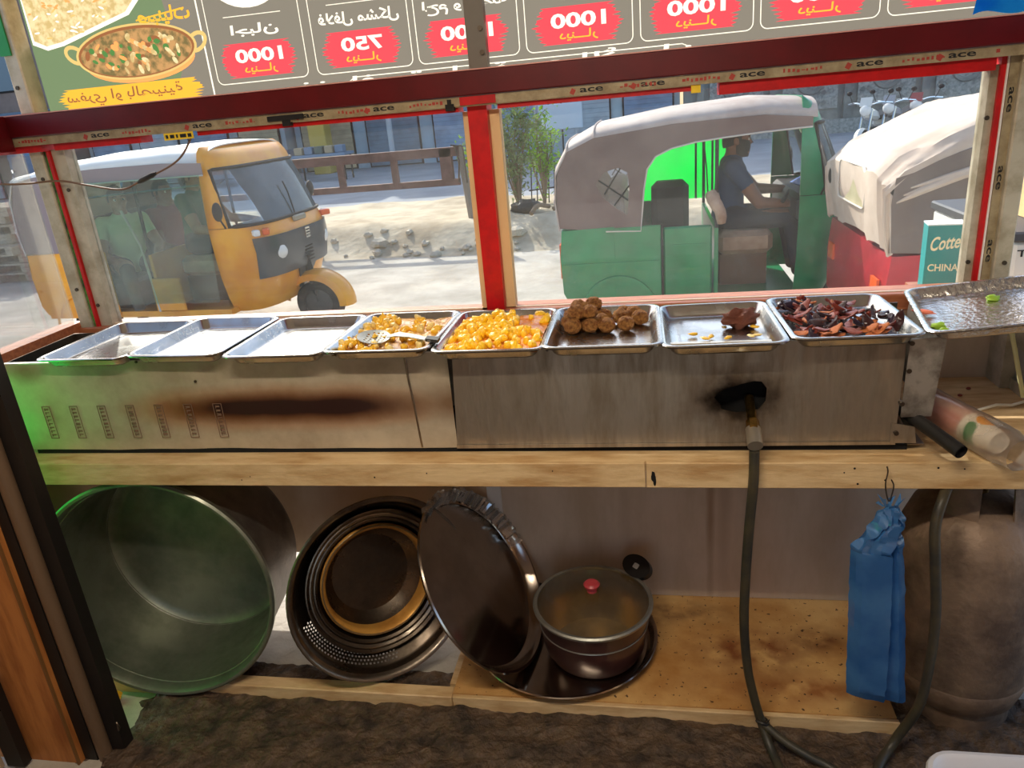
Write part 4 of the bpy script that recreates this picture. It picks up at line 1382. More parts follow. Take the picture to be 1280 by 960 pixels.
for k in range(7):
    a = k * .9
    mb.loft([[(.556 + .010 * math.cos(a), 1.69 + .008 * math.sin(a), .775), (.556 + .014 * math.cos(a + .5), 1.69 + .010 * math.sin(a + .5), .775)], [(.556 + .026 * math.cos(a), 1.69 + .016 * math.sin(a), .790 + .010 * math.sin(k * 2)), (.556 + .034 * math.cos(a + .7), 1.69 + .018 * math.sin(a + .7), .797 + .01 * math.cos(k * 3))]], closed=False)
mb.done('knot_ends', bm_, bag)

tag(MB().ball((-1.80, 1.70, .012), (.03, .025, .025), 9, 7, fn=lambda d: 1 + .5 * noise.noise(d * 2)).done('cloth_scrap', mat('yellow_scrap', S(240, 180, 40), .6)), 'small bright yellow scrap on the ground behind the dark post', 'scrap')
# white basin in the corner, on the floor
wb = MB()
rings = []
for ins, z in ((.0, .148), (-.004, .158), (.0, .166), (.010, .168), (.02, .160), (.05, .03), (.07, .022)):
    rings.append([(.90 + x, 1.40 + y, z) for x, y in rrect(.52 - 2 * ins, .30 - 2 * ins, .07 - min(ins, .03), 6)])
wb.loft(rings)
wb.b.verts.ensure_lookup_table()
wb.b.faces.new(wb.b.verts[-28:])
rings = [[(.90 + x, 1.40 + y, z) for x, y in rrect(.52 - 2 * i_, .30 - 2 * i_, .06, 6)] for i_, z in ((.004, .148), (.06, .004))]
wb.loft(rings, cap=False)
tag(wb.done('plastic_basin', mat('white_plastic', S(214, 212, 214), .35)), 'white rounded plastic basin on the floor in front of the gas cylinder', 'basin')

# door post and plywood beside the pots
dp = thing('door_post', 'dark steel door post with a round edge standing before the big pot', 'post', (-1.64, 1.5, 0))
bs = mat('dark_post_steel', S(34, 29, 26), .45, .3)
MB().b2((-1.660, 1.50, -.02), (-1.608, 1.54, 1.30)).done('flat_bar', bs, dp)
MB().cyl((-1.672, 1.49, -.02), (-1.672, 1.49, 1.30), .021, n=20).done('round_tube', mat('brown_post_tube', S(112, 88, 66), .4, .2), dp)
MB().b2((-1.735, 1.475, -.02), (-1.692, 1.53, 1.30)).done('rebate_bar', bs, dp)
MB().tube(smoothpath([(-1.606, 1.50, .12), (-1.596, 1.49, .13), (-1.590, 1.488, .115), (-1.597, 1.49, .10), (-1.606, 1.50, .11)], 5), .003, 6).done('wire_loop', X['screw'], dp)
pw = thing('plywood_door', 'orange brown plywood door leaf beside the dark post', 'door leaf', (-1.9, 1.45, 0))
pl_ = mat('plywood', S(186, 118, 58), .5, col2=S(150, 86, 38), nscale=4, stretch=(8, 8, 1), bump=.06)
mb = MB()
mb.prism([(-2.3, -.02), (-1.738, -.02), (-1.722, 1.10), (-2.3, 1.16)], .03, Matrix.Translation((0, 1.49, 0)) @ R(90, 0, 0))
mb.done('leaf', pl_, pw)
MB().loft([[(-1.745, 1.452, -.02), (-1.739, 1.452, -.02), (-1.739, 1.462, -.02), (-1.745, 1.462, -.02)], [(-1.730, 1.452, 1.10), (-1.723, 1.452, 1.10), (-1.723, 1.462, 1.10), (-1.730, 1.462, 1.10)]], cap=True).done('edge_strip', mat('ply_edge', S(120, 80, 40), .5), pw)
MB().loft([[(-1.86 + .018 * math.cos(a) * k, 1.448 + .014 * math.sin(a) * k, z) for a in [2 * PI * i / 14 for i in range(14)]] for z, k in ((.56, .3), (.58, .9), (.66, 1.1), (.78, .85), (.82, .3))], cap=True).done('pink_grip', mat('pink_grip', S(150, 112, 100), .5), pw)
MB().b2((-1.96, 1.42, .0), (-1.90, 1.45, .56)).done('dark_stile', bs, pw)
# ------------------------------------------------------------------ auto rickshaws (local x forward, y to its left, z up)
X['tyre'] = mat('tyre_rubber', S(38, 37, 36), .8)
X['hub'] = mat('wheel_hub', S(84, 84, 82), .5, .4)
X['seatv'] = mat('beige_seat', S(190, 164, 140), .6, col2=S(160, 130, 108), nscale=8)
X['darkseat'] = mat('dark_bench', S(40, 38, 40), .55)
X['amber'] = mat('amber_lens', S(232, 96, 40), .25)
X['whitelens'] = mat('clear_lens', S(226, 224, 220), .2)
X['chrome'] = mat('chrome', S(214, 214, 212), .12, 1.0)
X['wscreen'] = sheer('windscreen', (.86, .90, .90, 1), .07, .02, .05, fres=1.0)
X['clearpl'] = sheer('clear_curtain', (.68, .90, .76, 1), .06, .10, .07, (.5, .74, .58, 1))
X['piping'] = mat('pale_piping', S(206, 198, 186), .6)


def wheel(parent, c, r, wd):
    mb = MB()
    m = Matrix.Translation(c) @ R(90, 0, 0)
    mb.lathe([(r * .62, -wd / 2), (r * .9, -wd / 2), (r, -wd * .3), (r, wd * .3), (r * .9, wd / 2), (r * .62, wd / 2), (r * .6, 0), (r * .62, -wd / 2)], 32, m)
    t = mb.done('wheel', X['tyre'], parent, True)
    MB().lathe([(.0, -wd * .3), (r * .3, -wd * .35), (r * .6, -wd * .2), (r * .62, wd * .2), (r * .3, wd * .35), (.0, wd * .3)], 24, m).done('hub', X['hub'], t, True)


def rickshaw(label, loc, rz, body, canvas, style):
    t = thing('auto_rickshaw', label, 'rickshaw', loc, rz, 'auto rickshaws in the street')
    L = dict(parent=t, local=True)
    open_side = style in ('green',)
    # rear tub with a wheel bulge
    mb = MB()
    prof = [(-1.10, .32), (-1.14, .40), (-1.15, .66), (-1.13, .86), (-.74, .87), (-.74, .32)]
    mb.loft([[(x, s * .655, z) for x, z in prof] for s in (-1, -.96, .96, 1)], cap=True)
    mb.done('rear_tub', body, **L)
    for s in (-1, 1):
        mb = MB()
        mb.b2((-.745, s * .655, .30), (-.40, s * .635, .865), bev=.006)
        mb.done('side_panel', body, **L)
        arc = MB()
        arc.loft([[(-.72 + r * math.cos(a), s * (.655 + dy), .22 + r * math.sin(a)) for r, dy in ((.30, 0), (.295, .018), (.27, .018))] for a in [PI * i / 20 for i in range(21)]], closed=False)
        arc.thick(.004).done('wheel_arch', body, **L)
        MB().b2((-1.12, s * .656, .60), (-.42, s * .664, .615)).done('side_crease', body, **L)
    MB().b2((-1.10, -.64, .28), (.60, .64, .33)).done('floor_pan', body, **L)
    MB().b2((-.74, -.58, .34), (-.25, .58, .60), bev=.03).done('bench_seat', X['darkseat'], **L)
    MB().b2((-.80, -.58, .60), (-.66, .58, 1.12), bev=.03).done('bench_backrest', X['darkseat'], **L)
    # partition behind the driver with posts
    MB().b2((-.02, -.64, .32), (.01, .64, .82), bev=.004).done('partition', body, **L)
    for s in (-1, 1):
        MB().tube([(-.005, s * .63, .82), (-.005, s * .62, 1.50)], .013, 8).done('door_post', X['black'], **L)
    if open_side:
        MB().b2((-.385, -.65, .33), (-.035, -.62, .845), bev=.02).done('half_door', body, **L)
        MB().b2((-.33, -.656, .70), (-.08, -.648, .72)).done('door_crease', body, **L)
        MB().b2((-.40, -.66, .30), (-.385, -.64, .87)).done('panel_gap', X['dark'], **L)
    MB().b2((.03, -.36, .56), (.44, .36, .735), bev=.04).done('driver_seat', X['seatv'], **L)
    MB().b2((.05, -.32, .33), (.40, .32, .56)).done('seat_box', mat('seat_box', S(110, 84, 66), .7) if 'seat_box' not in bpy.data.materials else bpy.data.materials['seat_box'], **L)
    # front cowl: superelliptic shell
    lv = [(.28, .84, .52), (.40, .90, .57), (.58, .965, .615), (.78, 1.0, .635), (.92, .985, .645), (1.0, .945, .645)]
    X0 = .56

    def shell(z, nose, wd, t0, t1, n, e=.60):
        out = []
        for i in range(n + 1):
            a = t0 + (t1 - t0) * i / n
            ca, sa = math.cos(a), math.sin(a)
            out.append((X0 + (nose - X0) * max(ca, 0) ** e, wd * math.copysign(abs(sa) ** e, sa), z))
        return out
    H = PI / 2
    mb = MB()
    mb.loft([shell(z, n_, w_, -H, H, 32) for z, n_, w_ in lv], closed=False)
    mb.thick(.012).done('cowl', body, **L)
    # windscreen band
    wl_ = [(1.005, .945, .645), (1.15, .89, .64), (1.32, .82, .63), (1.47, .745, .61)]
    ga = 1.30
    mb = MB()
    for a0, a1 in ((-H, -ga), (ga, H)):
        mb.loft([shell(z, n_, w_, a0, a1, 6) for z, n_, w_ in wl_], closed=False)
    mb.thick(.02).done('screen_pillar', body, **L)
    MB().loft([shell(z, n_, w_, -ga, ga, 24) for z, n_, w_ in wl_], closed=False).thick(.004).done('windscreen', X['wscreen'], **L)
    bot = shell(1.01, .95, .648, -ga, ga, 24)
    top = shell(1.465, .752, .615, ga, -ga, 24)
    MB().tube(bot + top, .014, 6, closed=True).done('rubber_seal', X['black'], **L)
    MB().tube([(.95, -.02, 1.02), (.90, .02, 1.2), (.865, .03, 1.29)], .006, 5).done('wiper', X['black'], **L)
    hl = [(1.47, .745, .61), (1.54, .71, .60), (1.60, .66, .58), (1.64, .58, .54)]
    MB().loft([shell(z, n_, w_, -H, H, 24) for z, n_, w_ in hl], closed=False).thick(.01).done('header', body, **L)
    # dash, handlebar, mirror
    MB().b2((.56, -.56, .80), (.80, .56, .99), bev=.03).done('dashboard', X['darkseat'], **L)
    hb = MB().tube(smoothpath([(.50, -.33, .93), (.55, -.2, .96), (.60, 0, .97), (.55, .2, .96), (.50, .33, .93)], 5), .016, 8).done('handlebar', X['black'], **L)
    MB().cyl((.58, 0, .96), (.74, 0, .78), .03, n=12).done('steering_column', X['black'], hb, True)
    for s in (-1, 1):
        mm = MB().tube([(.70, s * .63, 1.0), (.72, s * .72, 1.10)], .007, 6).done('mirror_stalk', X['black'], **L)
        MB().ball((.73, s * .74, 1.15), (.02, .06, .075), 14, 9).done('mirror', X['black'], mm, True)
        h_ = MB().ball((.945, s * .36, .76), (.06, .085, .085), 18, 12).done('headlamp', X['whitelens'], **L)
        MB().box((.945, s * .50, .945), (.05, .10, .05), rot=(0, 0, s * -28), bev=.008).done('indicator', X['amber'], **L)
        MB().box((.905, s * .575, .945), (.05, .06, .05), rot=(0, 0, s * -48), bev=.008).done('side_lens', X['whitelens'], **L)
    # fender and wheels
    mb = MB()
    mb.loft([[(1.03 + r * math.cos(a), y, .21 + r * 1.0 * math.sin(a)) for y, r in ((-.115, .22), (-.10, .275), (-.05, .30), (0, .305), (.05, .30), (.10, .275), (.115, .22))] for a in [math.radians(-5 + 175 * i / 20) for i in range(21)]], closed=False)
    mb.thick(.006).done('front_fender', body, **L)
    MB().tube([(.95, 0, .70), (1.02, 0, .22)], .035, 8).done('fork', X['black'], **L)
    wheel(t, (1.03, 0, .205), .205, .10)
    for s in (-1, 1):
        wheel(t, (-.72, s * .54, .205), .205, .12)
    MB().b2((.0, .62, .30), (.60, .645, .66)).done('far_side_panel', body, **L)
    # canopy
    if style == 'red':
        sec = [(-1.15, .90, .86, .655), (-1.18, 1.10, 1.02, .655), (-1.19, 1.27, 1.16, .65), (-1.10, 1.36, 1.25, .65), (-.95, 1.43, 1.32, .65), (-.68, 1.555, 1.42, .65), (-.3, 1.58, 1.46, .65), (.3, 1.60, 1.48, .64), (.66, 1.60, 1.48, .60)]
    elif style == 'green':
        sec = [(-1.15, .90, .86, .655), (-1.17, 1.12, 1.05, .655), (-1.155, 1.32, 1.24, .65), (-1.06, 1.47, 1.40, .65), (-.86, 1.56, 1.48, .65), (-.3, 1.63, 1.53, .65), (.3, 1.66, 1.54, .64), (.66, 1.63, 1.50, .60)]
    else:
        sec = [(-1.15, .90, .86, .655), (-1.17, 1.15, 1.05, .655), (-1.15, 1.40, 1.32, .65), (-1.08, 1.53, 1.47, .65), (-.8, 1.60, 1.52, .65), (-.3, 1.65, 1.54, .65), (.3, 1.67, 1.54, .64), (.62, 1.65, 1.52, .58)]
    nn = 32 if style == 'red' else 20

    def arch(x, zt, zs, w_, i):
        out = []
        for k in range(nn + 1):
            a = PI * k / nn
            e = .5
            cy = math.copysign(abs(math.cos(a)) ** e, math.cos(a))
            dz = 0
            if style == 'red':
                dz = (.034 * noise.noise((x * 2.6 + k * .25, k * .62, 2)) + .012 * noise.noise((x * 7 + k * .5, k * 1.1, 6))) * math.sin(a)
            out.append((x + (.03 * noise.noise((x * 4, k * .8, 5)) if style == 'red' else 0), -w_ * cy, zs + (zt - zs) * math.sin(a) ** .8 + dz))
        return out
    secs = []
    for i in range(len(sec) - 1):
        for k in range(8):
            u = k / 8
            secs.append([a + (b - a) * u for a, b in zip(sec[i], sec[i + 1])])
    secs.append(sec[-1])
    MB().loft([arch(*s_, i) for i, s_ in enumerate(secs)], closed=False).thick(.01).done('canopy', canvas[0], **L)
    for i in ((1, 3, 4) if style != 'red' else ()):
        MB().tube([(x, y * 1.004, z + .004) for x, y, z in arch(*sec[i], i)], .007, 5).done('canopy_seam', canvas[0], **L)
    zs_at = lambda x: next((a[2] + (b[2] - a[2]) * (x - a[0]) / (b[0] - a[0]) for a, b in zip(sec[2:], sec[3:]) if a[0] <= x <= b[0]), sec[-1][2])
    for s in (-1, 1):
        y = s * .652
        xs = [-1.145, -1.06, -.95, -.86, -.6, -.3, 0, .3, .62]
        if style == 'green':
            low = [(.62, 1.445), (.3, 1.435), (.05, 1.42), (-.15, 1.405), (-.32, 1.375), (-.43, 1.33), (-.49, 1.25), (-.515, 1.12), (-.53, .97), (-.545, .83), (-.8, .84), (-1.145, .88)]
            holes = [[(-.86, 1.17), (-.80, 1.25), (-.70, 1.275), (-.63, 1.24), (-.62, 1.1), (-.64, .95), (-.72, 1.0), (-.81, 1.08)]]
        elif style == 'red':
            low = [(.62, 1.43), (.3, 1.43), (-.1, 1.415), (-.4, 1.39), (-.56, 1.345), (-.66, 1.25), (-.72, 1.1), (-.78, .86), (-1.145, .88)]
            holes = []
        else:
            low = [(.62, 1.43), (.3, 1.43), (-.2, 1.43), (-.5, 1.425), (-.62, 1.38), (-.68, 1.25), (-.70, 1.05), (-.70, .86), (-1.145, .88)]
            holes = []
        topl = [(-1.155, 1.10), (-1.14, 1.25)] + [(x, zs_at(x) + .004) for x in xs[1:]]
        outer = topl + low
        mb = MB()
        sheet(mb, outer, holes, lambda u, v: (u, y + s * (.012 * noise.noise((u * 3, v * 3, 4)) if style == 'red' else 0), v))
        flap = mb.thick(.006).done('side_flap', canvas[1], **L)
        MB().tube([(u, y - s * .004 + s * .006, v) for u, v in low[:-1]], .006, 5).done('piping', X['piping'], flap, True)
        for h_ in holes:
            mb = MB()
            sheet(mb, h_, [], lambda u, v: (u, y, v))
            mb.done('flap_window', sheer('flap_film', (.9, .92, .92, 1), .08, .08, .12, (.85, .86, .86, 1)) if 'flap_film' not in bpy.data.materials else bpy.data.materials['flap_film'], flap, True)
            for a, b in (((-.84, 1.2), (-.63, 1.05)), ((-.80, 1.1), (-.68, 1.27)), ((-.73, 1.02), (-.62, 1.15))):
                MB().tube([(a[0], y, a[1]), (b[0], y, b[1])], .006, 5).done('window_fold', X['dark'], flap, True)
    return t, L


green_b = mat('green_body', S(14, 146, 92), .35, col2=S(8, 122, 76), nscale=4, coat=.3)
yellow_b = mat('yellow_body', S(244, 166, 14), .35, col2=S(226, 138, 8), nscale=4, coat=.3)
red_b = mat('red_body', S(190, 40, 56), .4, col2=S(160, 26, 40), nscale=4, coat=.2)
cv1 = mat('taupe_canvas', S(196, 180, 168), .75, col2=S(172, 154, 142), nscale=4, bump=.1, bscale=30)
cv2 = mat('brown_flap', S(128, 108, 100), .8, col2=S(112, 92, 86), nscale=4)
cv3 = mat('pale_canvas', S(214, 196, 178), .75, col2=S(190, 168, 150), nscale=3, bump=.25, bscale=9)
cv4 = mat('grey_canvas', S(126, 112, 104), .8, col2=S(108, 94, 88), nscale=3, bump=.15, bscale=9)
cv5 = mat('white_roof', S(236, 232, 222), .55)
cv6 = mat('mauve_flap', S(146, 130, 128), .8)

gr, gL = rickshaw('green auto rickshaw with a brown canvas top and a driver inside', (.475, 6.06, 0), 0, green_b, (cv1, cv2), 'green')
gr.scale = (.965, 1, 1)
MB().b2((-.46, .42, .55), (-.14, .60, 1.04), bev=.05).done('side_cushion', X['darkseat'], **gL)
# far curtain lit through by the sun, straps, rear window on its far side
ct_ = vinyl('green_curtain', S(8, 196, 66), .8, S(0, 178, 58), 3)
mb = MB()
sheet(mb, [(-.60, .86), (.10, .86), (.26, .90), (.27, 1.46), (-.60, 1.46)], [], lambda u, v: (u, .645, v))
mb.done('side_curtain', ct_, **gL)
for x in (-.08, .06):
    MB().b2((x, .630, .86), (x + .018, .638, 1.47)).done('strap', X['black'], **gL)
MB().tube([(-.02, .60, 1.45), (.02, .62, 1.1), (.03, .6, .9)], .006, 5).done('strap', X['black'], **gL)
mb = MB()
sheet(mb, [(-.62, 1.18), (-.62, 1.42), (-.38, 1.46), (-.42, 1.32), (-.52, 1.2)], [], lambda u, v: (u, .636, v))
mb.done('dark_patch', mat('dark_green_patch', S(30, 70, 52), .7), **gL)
MB().tube(smoothpath([(-.04, -.60, 1.06), (-.02, -.63, 1.0), (.02, -.645, .93), (.03, -.64, .85)], 4), [.045, .05, .05, .05, .045, .045, .045, .04, .04, .04, .04, .035, .03][:13], 10).done('rolled_flap', X['seatv'], **gL)
MB().ball((.58, -.50, 1.45), (.02, .05, .05), 14, 10).done('disc_charm', mat('silver_charm', S(220, 214, 196), .3, .4), **gL)
MB().box((.74, .1, 1.02), (.16, .26, .02), rot=(0, -25, 10)).done('blue_folder', mat('blue_folder', S(60, 110, 200), .5), **gL)
MB().b2((-1.16, -.60, .50), (-1.145, -.45, .75)).done('tail_lamp', X['amber'], **gL)

ye, yL = rickshaw('yellow auto rickshaw with a white roof carrying people behind clear curtains', (-4.10, 6.35, 0), -4, yellow_b, (cv5, cv6), 'yellow')
ye.scale = (1.107, 1.04, 1.0)
mb = MB()
sheet(mb, [(-.70, .40), (.54, .40), (.60, 1.44), (-.60, 1.44), (-.68, 1.2)], [], lambda u, v: (u, -.668 + .006 * math.sin(9 * u + 3 * v), v))
mb.done('clear_curtain', X['clearpl'], **yL)
MB().tube([(-.70, -.672, 1.30), (-.2, -.674, 1.33), (.58, -.672, 1.36)], .008, 5).done('curtain_hem', X['clearpl'], **yL)
# dark nose mask, grille badge, front plate
lvm = [(.56, .975, .625), (.66, .993, .632), (.78, 1.012, .643), (.90, 1.0, .650)]


def shellpt(z, nose, wd, a, e=.60):
    return (.56 + (nose - .56) * max(math.cos(a), 0) ** e, wd * math.copysign(abs(math.sin(a)) ** e, math.sin(a)), z)


mk = mat('dark_mask', S(48, 54, 62), .3, coat=.3)
MB().loft([[shellpt(z, n_ + .008, w_, -1.0 + 2.0 * i / 24) for i in range(25)] for z, n_, w_ in lvm], closed=False).thick(.008).done('nose_mask', mk, **yL)
MB().loft([[shellpt(z, n_ + .010, w_, -a + 2 * a * i / 8) for i in range(9)] for z, n_, w_, a in ((.36, .885, .56, .02), (.46, .93, .58, .05), (.57, .968, .62, .10))], closed=False).thick(.008).done('nose_wedge', mk, **yL)
for i in range(5):
    MB().b2((1.006, -.06, .60 + i * .03), (1.016, .06, .612 + i * .03)).done('grille_bar', X['black'], **yL)
bdg = MB().b2((1.012, -.035, .80), (1.024, .035, .89)).done('emblem', X['chrome'], **yL)
for z in (.815, .84, .865):
    MB().b2((1.022, -.022, z), (1.028, .024, z + .010)).done('emblem_stroke', X['black'], bdg, True)
MB().b2((.955, -.10, .955), (.985, .10, 1.005), bev=.01).done('name_plate', mat('grey_plate', S(150, 140, 120), .4), **yL)
MB().ball((-.55, -.71, 1.06), (.02, .055, .10), 14, 10).done('side_mirror', mat('white_mirror', S(230, 226, 222), .3), **yL)
MB().tube([(-.55, -.66, 1.12), (-.55, -.71, 1.08)], .006, 5).done('mirror_arm', X['black'], **yL)
MB().b2((-.05, -.66, .33), (.22, -.64, .62), bev=.02).done('low_door', yellow_b, **yL)
MB().tube([(-.02, -.655, .33), (-.05, -.655, .9), (-.14, -.66, 1.2)], .010, 6).done('curtain_rail', X['piping'], **yL)

rd, rL = rickshaw('red auto rickshaw with a pale sagging canvas hood, seen from behind', (2.345, 4.69, 0), 0, red_b, (cv3, cv4), 'red')
mb = MB()
sheet(mb, [(-.74, .86), (.56, .86), (.60, 1.44), (-.50, 1.41), (-.66, 1.3)], [], lambda u, v: (u, -.64 + .008 * math.sin(7 * u), v))
mb.thick(.004).done('side_curtain', mat('dark_curtain', S(112, 98, 92), .7, col2=S(96, 84, 80), nscale=4), **rL)
MB().b2((-.30, -.655, .86), (-.26, -.645, 1.42)).done('red_strap', red_b, **rL)
MB().b2((-.255, -.652, .86), (-.18, -.644, 1.42)).done('pale_strap', cv3, **rL)
mb = MB()
sheet(mb, rrect(.60, .22, .05), [], lambda u, v: (-1.178 - .02 * 0, u, 1.16 + v))
mb.thick(.006).done('rear_window', mat('yellowed_film', S(206, 196, 160), .3, col2=S(180, 168, 130), nscale=8), **rL)
MB().tube([(-1.186, x, 1.16 + z) for x, z in rrect(.60, .22, .05)], .006, 5, closed=True).done('window_piping', X['piping'], **rL)
for i in range(3):
    pts = smoothpath([(-1.13 + .03 * i, -.648, 1.13 + .035 * i), (-.95 + .10 * i, -.657, 1.21 + .035 * i), (-.55 + .16 * i, -.650, 1.33 + .022 * i)], 5)
    MB().tube(pts, [.004 + .016 * math.sin(PI * k / (len(pts) - 1)) for k in range(len(pts))], 8).done('hood_fold', cv3, **rL)
for s in (-.5, .5):
    MB().b2((-1.165, s - .06, .62), (-1.15, s + .06, .72)).done('tail_lamp', X['amber'], **rL)
MB().ball((-.70, -.66, .76), (.015, .012, .015), 8, 6).done('rivet', X['chrome'], **rL)


# ------------------------------------------------------------------ people: one skinned, remeshed body each
def person(label, loc, rz, J, shirt, pants, skin, shoe, hairm, sleeve=.55, beard=False, scale=1.0, turn=0.0):
    names = list(J)
    mb = MB()
    P3 = lambda n: Vector(J[n][0])
    rr = lambda n: J[n][1] if not isinstance(J[n][1], tuple) else min(J[n][1])
    # trunk: elliptic sections from seat to collar, then limbs as tapered links with round joints
    pe, sp_, ch, nk = P3('pelvis'), P3('spine'), P3('chest'), P3('neck')
    trunk = [(pe + Vector((0, 0, -.10)), .10, .09), (pe + Vector((0, 0, -.07)), .150, .12), (pe, .170, .125), (pe.lerp(sp_, .6), .155, .112), (sp_, .150, .108), (sp_.lerp(ch, .6), .162, .112), (ch, .172, .112), (ch.lerp(nk, .35), .160, .098), (ch.lerp(nk, .62), .115, .075), (nk, .062, .06), (nk + Vector((.01, 0, .03)), .055, .055)]
    mb.loft([[(c.x + rx * math.cos(t), c.y + ry * math.copysign(abs(math.sin(t)) ** .85, math.sin(t)), c.z) for t in [2 * PI * i / 28 for i in range(28)]] for c, ry, rx in trunk], cap=True)
    for n in names:
        p = J[n][2]
        if not p or n in ('spine', 'chest', 'neck'):
            continue
        r1 = rr(n)
        r0 = rr(p) if n[:3] in ('elb', 'wri', 'kne', 'ank', 'toe', 'fb0', 'fb1', 'fb2', 'fb3', 'fc0', 'fc1', 'fc2', 'fc3', 'thb') else r1
        if n[:3] == 'sho':
            mb.cyl(P3('chest') + Vector((0, 0, .02)), P3(n), .085, r1, 18)
        elif n == 'head':
            mb.cyl(P3('neck') - Vector((0, 0, .02)), P3(n) - Vector((.02, 0, .05)), .058, .054, 18)
        elif n[:3] == 'pal':
            mb.ball(P3(n), (.048, .042, .024), 14, 10)
            mb.cyl(P3(p), P3(n), .028, .026, 12)
        elif n[:2] == 'fa' or n[:3] == 'tha':
            mb.cyl(P3(p), P3(n), .014, r1, 10)
        else:
            mb.cyl(P3(p), P3(n), r0, r1, 14)
        mb.ball(P3(n), r1 * 1.01, 14, 10)
    body = mb.mesh('body', [])
    # head with face, joined and fused
    hb = Vector(J['head'][0])
    MH = Matrix.Translation(hb) @ R(0, 0, turn)
    mb = MB()
    mb.b.from_mesh(body)

    def hs(d):
        k = 1.0
        if d.z < -.1 and d.x > 0: k *= 1 - .10 * (-d.z)
        if d.z < -.3 and d.x < 0: k *= .88
        return k
    mb.ball((.0, 0, .0), (.098, .076, .118), 28, 20, MH, hs)
    mb.ball((.062, 0, -.085), (.035, .042, .035), 14, 10, MH)          # chin and jaw
    mb.loft([[(.088, -.010, .02), (.096, 0, .022), (.088, .010, .02), (.08, 0, .02)], [(.098, -.017, -.028), (.124, 0, -.026), (.098, .017, -.028), (.085, 0, -.03)], [(.092, -.012, -.036), (.104, 0, -.038), (.092, .012, -.036), (.085, 0, -.036)]], cap=True, m=MH)
    mb.ball((.09, 0, -.060), (.014, .026, .010), 12, 8, MH)             # lips
    mb.ball((.088, 0, .028), (.014, .055, .010), 14, 8, MH)             # brow
    for s in (-1, 1):
        mb.ball((-.008, s * .077, -.005), (.024, .010, .032), 12, 8, MH)
    tmp = mb.mesh('person', skin)
    o = bpy.data.objects.new('person', tmp)
    COL.objects.link(o)
    rm_ = o.modifiers.new('fuse', 'REMESH')
    rm_.mode = 'VOXEL'
    rm_.voxel_size = .0085
    sm = o.modifiers.new('smooth', 'SMOOTH')
    sm.iterations = 3
    sm.factor = .5
    bpy.context.view_layer.update()
    me = bpy.data.meshes.new_from_object(o.evaluated_get(bpy.context.evaluated_depsgraph_get()))
    bpy.data.objects.remove(o)
    me.name = 'person'
    me.materials.clear()
    for m_ in (skin, shirt, pants, shoe):
        me.materials.append(m_)
    seg = []
    for n in names:
        p = J[n][2]
        if p:
            seg.append((n, Vector(J[p][0]), Vector(J[n][0])))
    for p in me.polygons:
        c = p.center
        best, bn, bt = 9, None, 0
        for n, a, b in seg:
            ab_ = b - a
            tt = min(max((c - a).dot(ab_) / max(ab_.length_squared, 1e-9), 0), 1)
            d = (c - a - ab_ * tt).length - (.125 if n in ('spine', 'chest') else .10 if n[:3] in ('sho', 'hip') else .05)
            if d < best:
                best, bn, bt = d, n, tt
        k = 0
        if bn[:3] in ('hip', 'kne', 'ank'):
            k = 2
            if bn[:3] == 'ank' and bt > .88: k = 3
        elif bn[:3] == 'toe':
            k = 3
        elif bn in ('spine', 'chest') or bn[:3] == 'sho':
            k = 1 if c.z > J['pelvis'][0][2] + .02 or bn != 'spine' else 1
        elif bn[:3] == 'elb':
            k = 1 if bt < sleeve else 0
        elif bn[:3] == 'wri' and sleeve > 1:
            k = 1 if bt < sleeve - 1 else 0
        elif bn == 'neck':
            k = 1 if bt < .35 else 0
        p.material_index = k
        p.use_smooth = True
    ob = bpy.data.objects.new('person', me)
    COL.objects.link(ob)
    ob.matrix_basis = Matrix.Translation(loc) @ R(0, 0, rz) @ Matrix.Scale(scale, 4)
    tag(ob, label, 'person')
    # hair, eyes, brows, beard
    mb = MB()
    rings = []
    for j in range(10):
        t = (j / 9) * 1.0
        ring = []
        for i in range(28):
            a = 2 * PI * i / 28
            lim = 1.05 if math.cos(a) > .35 else 1.75 + .25 * (-math.cos(a))
            th = t * lim
            k = 1.07 + .02 * noise.noise((math.cos(a) * 4, math.sin(a) * 4, th * 6))
            ring.append((.098 * k * math.sin(th) * math.cos(a), .077 * k * math.sin(th) * math.sin(a), .118 * k * math.cos(th)))
        rings.append(ring)
    mb.loft(rings, m=MH)
    mb.thick(-.006)
    mb.done('hair', hairm, ob, True)
    ew = mat('eye_white', S(230, 226, 220), .3) if 'eye_white' not in bpy.data.materials else bpy.data.materials['eye_white']
    for s in (-1, 1):
        e = MB().ball((.083, s * .032, .004), (.012, .015, .010), 12, 8, MH).done('eye', ew, ob, True)
        MB().ball((.0935, s * .032, .004), (.004, .007, .007), 10, 6, MH).done('iris', X['black'], e, True)
        MB().tube([MH @ Vector(q) for q in ((.094, s * .014, .027), (.095, s * .032, .034), (.084, s * .052, .028))], .005, 5).done('eyebrow', hairm, ob, True)
    if beard:
        mb = MB()
        rings = []
        for j in range(7):
            z = -.03 - .092 * j / 6
            ring = []
            for i in range(17):
                a = math.radians(-95 + 190 * i / 16)
                kx = .090 * (1 - .18 * (j / 6) ** 2) + .014
                yy = .078 * math.sin(a) * (1 - .35 * (j / 6))
                zz = z + (.04 * abs(math.sin(a)) if j == 0 else 0)
                ring.append((kx * max(math.cos(a), -.1) * (.98 if j else .96), yy, zz))
            rings.append(ring)
        mb.loft(rings, closed=False, m=MH)
        mb.thick(.006)
        mb.done('beard', hairm, ob, True)
    return ob


